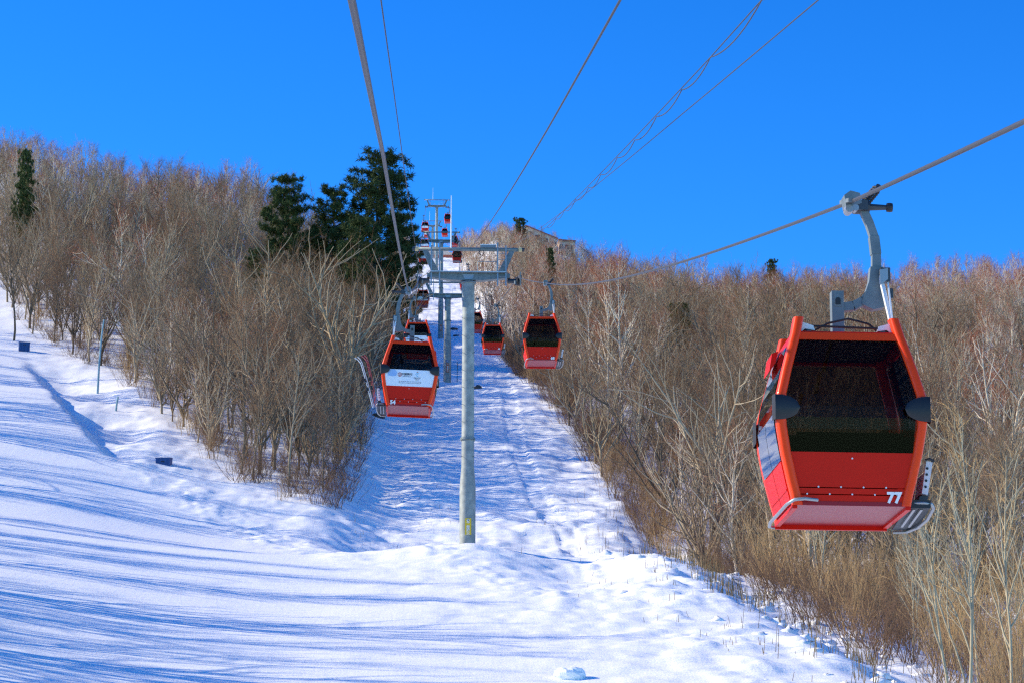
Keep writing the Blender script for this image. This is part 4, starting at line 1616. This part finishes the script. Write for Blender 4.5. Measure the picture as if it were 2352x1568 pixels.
for kind, sp, lab, grp in LAND:
    make_plant(kind, sp, lab, grp)
STUFF = []
for kind, L in SPOTS.items():
    vis = sorted([s for s in L if s[6] != 'outside'], key=lambda s: s[1] / s[4])
    for s in vis[:LIMIT[kind]]:
        make_plant(kind, s)
    STUFF += [(kind, s) for s in vis[LIMIT[kind]:]]
    STUFF += [(kind, s) for s in L if s[6] == 'outside']
print({k: len(v) for k, v in SPOTS.items()}, 'stuff', len(STUFF))


def scatter(name, items, meshes, label, cat):
    """one object whose points carry instances of the given meshes (geometry nodes)"""
    lib = bpy.data.collections.new(name + '_source')
    for i, me in enumerate(meshes):
        lib.objects.link(bpy.data.objects.new('%s_%02d' % (name, i), me))
    me = bpy.data.meshes.new(name)
    n = len(items)
    me.vertices.add(n)
    me.vertices.foreach_set('co', np.array([it[:3] for it in items], np.float32).ravel())
    for nm, tp, arr in (('rot', 'FLOAT', [it[3] for it in items]), ('scl', 'FLOAT', [it[4] for it in items]), ('idx', 'INT', [it[5] for it in items])):
        a = me.attributes.new(nm, tp, 'POINT')
        a.data.foreach_set('value', np.array(arr, np.float32 if tp == 'FLOAT' else np.int32))
    o = link(name, me)
    tag(o, label, cat, kind='stuff')
    ng = bpy.data.node_groups.new(name, 'GeometryNodeTree')
    ng.interface.new_socket('Geometry', in_out='INPUT', socket_type='NodeSocketGeometry')
    ng.interface.new_socket('Geometry', in_out='OUTPUT', socket_type='NodeSocketGeometry')
    N, Lk = ng.nodes, ng.links
    gi, go = N.new('NodeGroupInput'), N.new('NodeGroupOutput')
    m2p = N.new('GeometryNodeMeshToPoints')
    ip = N.new('GeometryNodeInstanceOnPoints')
    ci = N.new('GeometryNodeCollectionInfo')
    ci.inputs['Collection'].default_value = lib
    ci.inputs['Separate Children'].default_value = True
    ci.inputs['Reset Children'].default_value = True

    def attr(nm, tp):
        a = N.new('GeometryNodeInputNamedAttribute')
        a.data_type = tp
        a.inputs['Name'].default_value = nm
        return a
    cx = N.new('ShaderNodeCombineXYZ')
    e2r = N.new('FunctionNodeEulerToRotation')
    Lk.new(gi.outputs[0], m2p.inputs[0])
    Lk.new(m2p.outputs[0], ip.inputs['Points'])
    Lk.new(ci.outputs[0], ip.inputs['Instance'])
    ip.inputs['Pick Instance'].default_value = True
    Lk.new(attr('idx', 'INT').outputs['Attribute'], ip.inputs['Instance Index'])
    Lk.new(attr('rot', 'FLOAT').outputs['Attribute'], cx.inputs['Z'])
    Lk.new(cx.outputs[0], e2r.inputs[0])
    Lk.new(e2r.outputs[0], ip.inputs['Rotation'])
    Lk.new(attr('scl', 'FLOAT').outputs['Attribute'], ip.inputs['Scale'])
    Lk.new(ip.outputs[0], go.inputs[0])
    md = o.modifiers.new('scatter', 'NODES')
    md.node_group = ng
    return o


allm, base = [], {}
for kind in LIB:
    base[kind] = len(allm)
    allm += [t[2] for t in LIB[kind]]
scatter('far_forest', [[*s[:5], base[k] + s[5]] for k, s in STUFF], allm, 'mass of distant bare trees and brush covering both hillsides', 'forest')

# ------------------------------------------------------------------ conifers
PINES = [gen_pine(500, 20, 11, 5.2, .25, .8), gen_pine(501, 20, 10, 5.0, .2, .8)]
SPRUCES = [gen_pine(510, 12, 16, 3.0, .12, .45, False), gen_pine(511, 12, 14, 2.6, .15, .45, False)]
CONIFER = []
for t, V, T in PINES + SPRUCES:
    V1, Q1 = t.wood_mesh()
    CONIFER.append((quick_mesh_data('trunk', V1, Q1, M['bark'], True), quick_mesh_data('crown', V, T, M['needle']), float(V[:, 2].max())))
for px, top, D, v, wide, kind, lab in [
        (850, 340, 335, 0, 1.4, 'pine_tree', 'tallest dark pine, standing against the sky left of the lift'),
        (925, 447, 345, 1, .8, 'pine_tree', 'dark pine on the corridor side of the tallest pine'),
        (765, 418, 338, 1, 1.35, 'pine_tree', 'dark pine just left of the tallest pine'),
        (665, 392, 335, 0, 1.15, 'pine_tree', 'broad dark pine, leftmost of the pine group'),
        (820, 490, 315, 1, 1.2, 'pine_tree', 'lower dark pine in front of the tallest pine'),
        (585, 565, 300, 1, 1.0, 'pine_tree', 'small dark pine behind the vase-shaped bare tree'),
        (45, 338, 345, 2, .62, 'spruce_tree', 'dark spruce near the left edge of the picture'),
        (1775, 590, 440, 3, .8, 'spruce_tree', 'small spruce on the right skyline'),
        (1195, 497, 720, 3, 1.2, 'spruce_tree', 'frosted spruce on the hilltop beside the lodge'),
        (1265, 566, 430, 2, .6, 'spruce_tree', 'drooping dark spruce below the hilltop lodge'),
        (1562, 690, 290, 3, 1.2, 'spruce_tree', 'dark spruce half hidden among bare trees on the right slope'),
        (1108, 600, 560, 2, .55, 'spruce_tree', 'snow-dusted spruce seen through the nearest tower railing')]:
    P = U(px, 700, D)
    x, y = float(P[0]), float(P[1])
    z = float(ground(x, y)) - .1
    tr, cr, h = CONIFER[v]
    sc = float(ray_at_y(px, top, y)[2] - z) / h
    o = link(kind, None, None, (x, y, z), (0, 0, px * .7), (sc * wide * .86, sc * wide * .86, sc))
    link('trunk', tr, o)
    link('crown', cr, o)
    tag(o, lab, 'pine' if kind == 'pine_tree' else 'spruce', 'conifers')

# ------------------------------------------------------------------ smaller things
def hit(px, py):
    d = CAM_R @ np.array([(px - 1176) / F, (784 - py) / F, -1.0])
    ys = np.arange(45, 900, .1)
    P = d[None] * (ys / d[1])[:, None]
    k = int(np.argmax(P[:, 2] < ground(P[:, 0], ys)))
    return P[k]


def bin_box(loc, rz, tilt, label, snowy, s=1.0):
    root = link('storage_bin', None, None, loc, (tilt, 0, rz), (s, s, s))
    tag(root, label, 'bin', 'blue plastic bins beside the piste')
    w, d, h, t = 1.15, .8, .95, .04
    b = MB()
    b.box((0, -d / 2, h / 2), (w, t, h)).box((0, d / 2, h / 2), (w, t, h)).box((-w / 2 + t / 2, 0, h / 2), (t, d - t, h)).box((w / 2 - t / 2, 0, h / 2), (t, d - t, h)).box((0, 0, t / 2), (w - t, d - t, t))
    b.build('bin_body', M['bin'], root)
    MB().box((0, 0, h + .03), (w + .08, d + .08, .06)).build('lid', M['bin'], root)
    for x in (-.35, 0, .35):
        MB().box((x, -d / 2 - .03, h * .48), (.05, .03, h * .8)).build('rib', M['bin'], root)
    MB().box((0, -d / 2 - .035, h * .72), (.3, .02, .08)).build('handle', M['black'], root)
    if snowy:
        MB().box((.05, -d / 2 - .06, .12), (.7, .15, .14), taper=.5).build('snow_drift', M['snow'], root)


p = hit(55, 806)
bin_box((p[0], p[1], p[2] - .08), .25, 0, 'upright blue plastic bin at the upper left edge of the piste', False)
p = hit(377, 1064)
bin_box((p[0], p[1], p[2] - .55), -.15, .1, 'half-buried blue plastic bin at the foot of the left wood', True)

p = hit(1308, 1556)
o = bpy.data.objects.new('snow_block', None)
rr = np.random.default_rng(3)
vs_, fs = [], []
nu, nv = 14, 9
for j in range(nv + 1):
    for i in range(nu):
        a, b = 2 * math.pi * i / nu, math.pi * j / nv
        k = 1 + .28 * float(fbm(np.array(math.cos(a) * 1.7 * math.sin(b) + 4), np.array(math.sin(a) * 1.7 * math.sin(b) + math.cos(b) * 2), 3, 8))
        vs_.append((.62 * k * math.cos(a) * max(math.sin(b), .02) ** .7, .45 * k * math.sin(a) * max(math.sin(b), .02) ** .7, .30 * k * math.cos(b) + .12))
for j in range(nv):
    for i in range(nu):
        i2 = (i + 1) % nu
        fs.append((j * nu + i, (j + 1) * nu + i, (j + 1) * nu + i2, j * nu + i2))
bpy.data.objects.remove(o)
o = MB().add(vs_, fs).build('snow_block', M['snow'], None, False, loc=(p[0], p[1], p[2]))
tag(o, 'loose chunk of snow lying at the bottom edge of the slope', 'snow chunk')

# thin poles
p = hit(1050, 876)
o = MB().tube([p - np.array([0, 0, .3]), p + np.array([0, 0, 1.0]), p + np.array([.05, 0, 2.35]), p + np.array([.0, 0, 2.45])], .04, 6).build('marker_stake', M['greydark'])
tag(o, 'thin dark stake in the snow between the two nearest towers', 'stake')
p = hit(224, 903)
o = MB().tube([p - np.array([0, 0, .3]), p + np.array([.05, 0, 3.0]), p + np.array([.2, 0, 6.0]), p + np.array([.35, 0, 7.4])], [.11, .10, .08, .06], 8).build('painted_pole', M['stake'])
tag(o, 'tall teal and white pole among the trunks of the left wood', 'pole')
p = hit(266, 943)
o = MB().tube([p - np.array([0, 0, .2]), p + np.array([.06, 0, .7]), p + np.array([.15, 0, 1.35])], .09, 8).build('marker_stub', M['stake'])
tag(o, 'short green and white stub post at the left wood edge', 'post')


def boulder(name, loc, s, m, seed, label, cat):
    vs_, fs = [], []
    nu, nv = 12, 7
    for j in range(nv + 1):
        for i in range(nu):
            a, b = 2 * math.pi * i / nu, math.pi * j / nv
            d = np.array([math.cos(a) * max(math.sin(b), .03), math.sin(a) * max(math.sin(b), .03), math.cos(b)])
            k = 1 + .5 * float(fbm(np.array(d[0] * 1.5 + seed), np.array(d[1] * 1.5 + d[2] * 1.3), 3, seed))
            vs_.append(tuple(d * k * np.array(s)))
    for j in range(nv):
        for i in range(nu):
            i2 = (i + 1) % nu
            fs.append((j * nu + i, (j + 1) * nu + i, (j + 1) * nu + i2, j * nu + i2))
    o = MB().add(vs_, fs).build(name, m, None, False, loc=loc)
    return tag(o, label, cat)


for px, py, s, sd, lab in [(1040, 757, (.9, .7, .3), 11, 'dark rock in the snow beside the third tower'),
                           (1048, 772, (.6, .5, .25), 12, 'small dark rock below the rock beside the third tower'),
                           (1097, 892, (.55, .5, .4), 13, 'grey rock peeping out right of the nearest tower pole')]:
    p = hit(px, py)
    boulder('rock', p, s, M['rock'], sd, lab, 'rock')
p = hit(868, 958)
boulder('rock', p + np.array([0, 0, .1]), (.75, .5, .35), M['rock'], 15, 'snow-capped rock at the tip of the left wood', 'rock')

# dry reeds and stubble poking through the snow on the right of the corridor
rr = np.random.default_rng(12)
C, L = [], []
for k in range(3400):
    y = rr.uniform(92, 200)
    re = np.interp(y, CORR_R_Y, CORR_R)
    u = rr.uniform()
    if u < .78:
        x = re + rr.normal(1.4, 1.4)
        h = rr.uniform(.4, 1.25)
    elif u < .92:
        x = re - abs(rr.normal(0, 3.5))
        h = rr.uniform(.12, .42)
    else:
        x, y = rr.uniform(-6, 3), rr.uniform(150, 210)
        h = rr.uniform(.1, .4)
    if float(vnoise(np.array(x / 1.3), np.array(y / 2.4), 5)) < (.10 if u < .92 else -.02):
        continue
    C.append((x, y))
    L.append(h)
C, L = np.array(C), np.array(L)
n = len(C)
zb_ = ground(C[:, 0], C[:, 1]) - .05
b0 = np.stack([C[:, 0], C[:, 1], zb_], 1)
tipv = b0 + np.stack([rr.normal(0, .12, n) * L, rr.normal(0, .12, n) * L, L], 1)
w = np.stack([np.full(n, .014), rr.normal(0, .006, n), np.zeros(n)], 1)
w2 = np.stack([np.zeros(n), np.full(n, .014), np.zeros(n)], 1)
V = np.stack([b0 - w, b0 + w, tipv + w * .6, tipv - w * .6, b0 - w2, b0 + w2, tipv + w2 * .6, tipv - w2 * .6], 1).reshape(-1, 3)
i = np.arange(n)[:, None] * 8
o = quick_mesh('dry_grass', V, np.concatenate([i + np.array([[0, 1, 2, 3]]), i + np.array([[4, 5, 6, 7]])]), M['reed'])
tag(o, 'dry reeds and stubble poking through the snow beside the right wood', 'grass', kind='stuff')

# snow-capped tussocks along the ditch
vs_, fs = [], []
rr = np.random.default_rng(22)
for k in range(200):
    y = rr.uniform(90, 165)
    re = np.interp(y, CORR_R_Y, CORR_R)
    x = re + rr.normal(2.0, 2.2)
    z = float(ground(x, y))
    s = rr.uniform(.12, .42)
    o0 = len(vs_)
    for j in range(5):
        for q in range(8):
            a, b = 2 * math.pi * q / 8, math.pi * .55 * j / 4
            kk = 1 + rr.normal(0, .22)
            vs_.append((x + s * kk * math.sin(b) * math.cos(a) * 1.25, y + s * kk * math.sin(b) * math.sin(a), z - .12 + s * .75 * math.cos(b) * kk))
    for j in range(4):
        for q in range(8):
            q2 = (q + 1) % 8
            fs.append((o0 + j * 8 + q, o0 + (j + 1) * 8 + q, o0 + (j + 1) * 8 + q2, o0 + j * 8 + q2))
o = MB().add(vs_, fs).build('snow_tussocks', M['snow'], None, True)
tag(o, 'snow-capped tussocks crowding the ditch at lower right', 'tussocks', kind='stuff')

# ------------------------------------------------------------------ skis in the rack of cabin 54
c54 = [q for q in COL.objects if q.get('label', '').startswith('red cabin numbered 54')][0]
bpy.context.view_layer.update()
MW = c54.matrix_world.copy()
for k, (dx, dy, lean, mm, lab) in enumerate([(0, -.30, -.20, 'ski_red', 'red skis, tallest pair in the rack of cabin 54'), (-.10, -.15, -.27, 'white', 'white and red skis beside the red pair on cabin 54')]):
    base = MW @ Vector((-1.0 + dx, dy, .02))
    root = link('ski_pair', None, None, base)
    root.rotation_euler = (0, lean, 0)
    tag(root, lab, 'skis', 'skis on cabin 54')
    for q in (0, 1):
        xo = -.045 * q
        pts_ = [(xo, .05 * q, 0), (xo + .012, .05 * q, .8), (xo, .05 * q, 1.5), (xo - .03 - .03 * q, .05 * q, 1.64), (xo - .09 - .05 * q, .05 * q, 1.73)]
        m_ = MB()
        m_.prism([(x_, y_ - .04, z_) for x_, y_, z_ in pts_] + [(x_ - .022, y_ - .04, z_) for x_, y_, z_ in pts_[::-1]], (0, .08, 0))
        m_.build('ski', M[mm], root)
    for z in (.62, .92):
        MB().box((-.07, 0, z), (.06, .08, .12)).build('binding', M['black'], root)

# ------------------------------------------------------------------ buildings on the hilltop
def hall(x, y, z, w, d, h, rh, rz, name, label, wall, posts):
    root = link(name, None, None, (x, y, z), (0, 0, rz))
    tag(root, label, 'building')
    MB().box((0, 0, h / 2), (w, d, h)).build('wall', M[wall], root)
    rf = MB()
    rf.prism([(-w / 2 - .6, -d / 2 - .6, h), (w / 2 + .6, -d / 2 - .6, h), (w / 2 + .6, -d / 2 - .6, h + .25), (0, -d / 2 - .6, h + rh), (-w / 2 - .6, -d / 2 - .6, h + .25)], (0, d + 1.2, 0))
    rf.build('roof', M['roof'], root)
    n = posts
    for k in range(n):
        xx = -w / 2 + w * (k + .5) / n
        wv = MB().box((xx, -d / 2 - .02, h * .55), (w / n * .5, .06, h * .5)).build('window', M['window'], root)
        MB().box((xx, -d / 2 - .045, h * .29), (w / n * .6, .1, .12)).build('sill', M['cream'], wv)
    return root


s_z = float(ground(2.5, 830))
hall(2.5, 830, s_z - 1, 13, 14, 7.0, 3.0, 0, 'station_building', 'red-walled top station behind the far lift towers', 'timber', 6)
def lodge(px0, px1, py0, py1, D, depth, name, label):
    """building whose mono-pitch roof falls from (px0, py0) to (px1, py1) as seen from the valley"""
    a, b = U(px0, py0, D), U(px1, py1, D)
    w, rise = float(b[0] - a[0]), float(a[2] - b[2])
    h = 7.0
    root = link(name, None, None, (float(a[0] + b[0]) / 2, float(a[1]), float(b[2]) - h - .8))
    tag(root, label, 'building')
    MB().prism([(-w / 2 + .4, 0, 0), (w / 2 - .4, 0, 0), (w / 2 - .4, 0, h - .2), (-w / 2 + .4, 0, h + rise - .5)], (0, depth, 0)).build('wall', M['roof'], root)
    MB().prism([(-w / 2, -.8, h + rise - .32), (w / 2, -.8, h - .3), (w / 2, -.8, h), (-w / 2, -.8, h + rise)], (0, depth + 1.6, 0)).build('roof', M['roof'], root)
    MB().prism([(-w / 2 - .05, -.95, h + rise - .36), (w / 2 + .05, -.95, h - .36), (w / 2 + .05, -.95, h + .06), (-w / 2 - .05, -.95, h + rise + .06)], (0, .12, 0)).build('fascia', M['timber'], root)
    n = max(3, int(w / 2.2))
    for k in range(n):
        xx = -w / 2 + w * (k + .5) / n
        top = h + rise * (1 - (k + .5) / n) - 1.0
        for zz in np.arange(top - 1.3, 1.0, -2.6):
            wv = MB().box((xx, -.03, zz + .1), (w / n * .55, .06, 1.4)).build('window', M['window'], root)
            MB().box((xx, -.06, zz - .68), (w / n * .65, .14, .12)).build('sill', M['cream'], wv)


lodge(1206, 1281, 513, 545, 800, 9, 'hilltop_lodge', 'pale lodge with sloping roof half hidden by trees on the hilltop')
lodge(1282, 1322, 546, 549, 805, 7, 'low_annex', 'low flat-roofed annex right of the hilltop lodge')
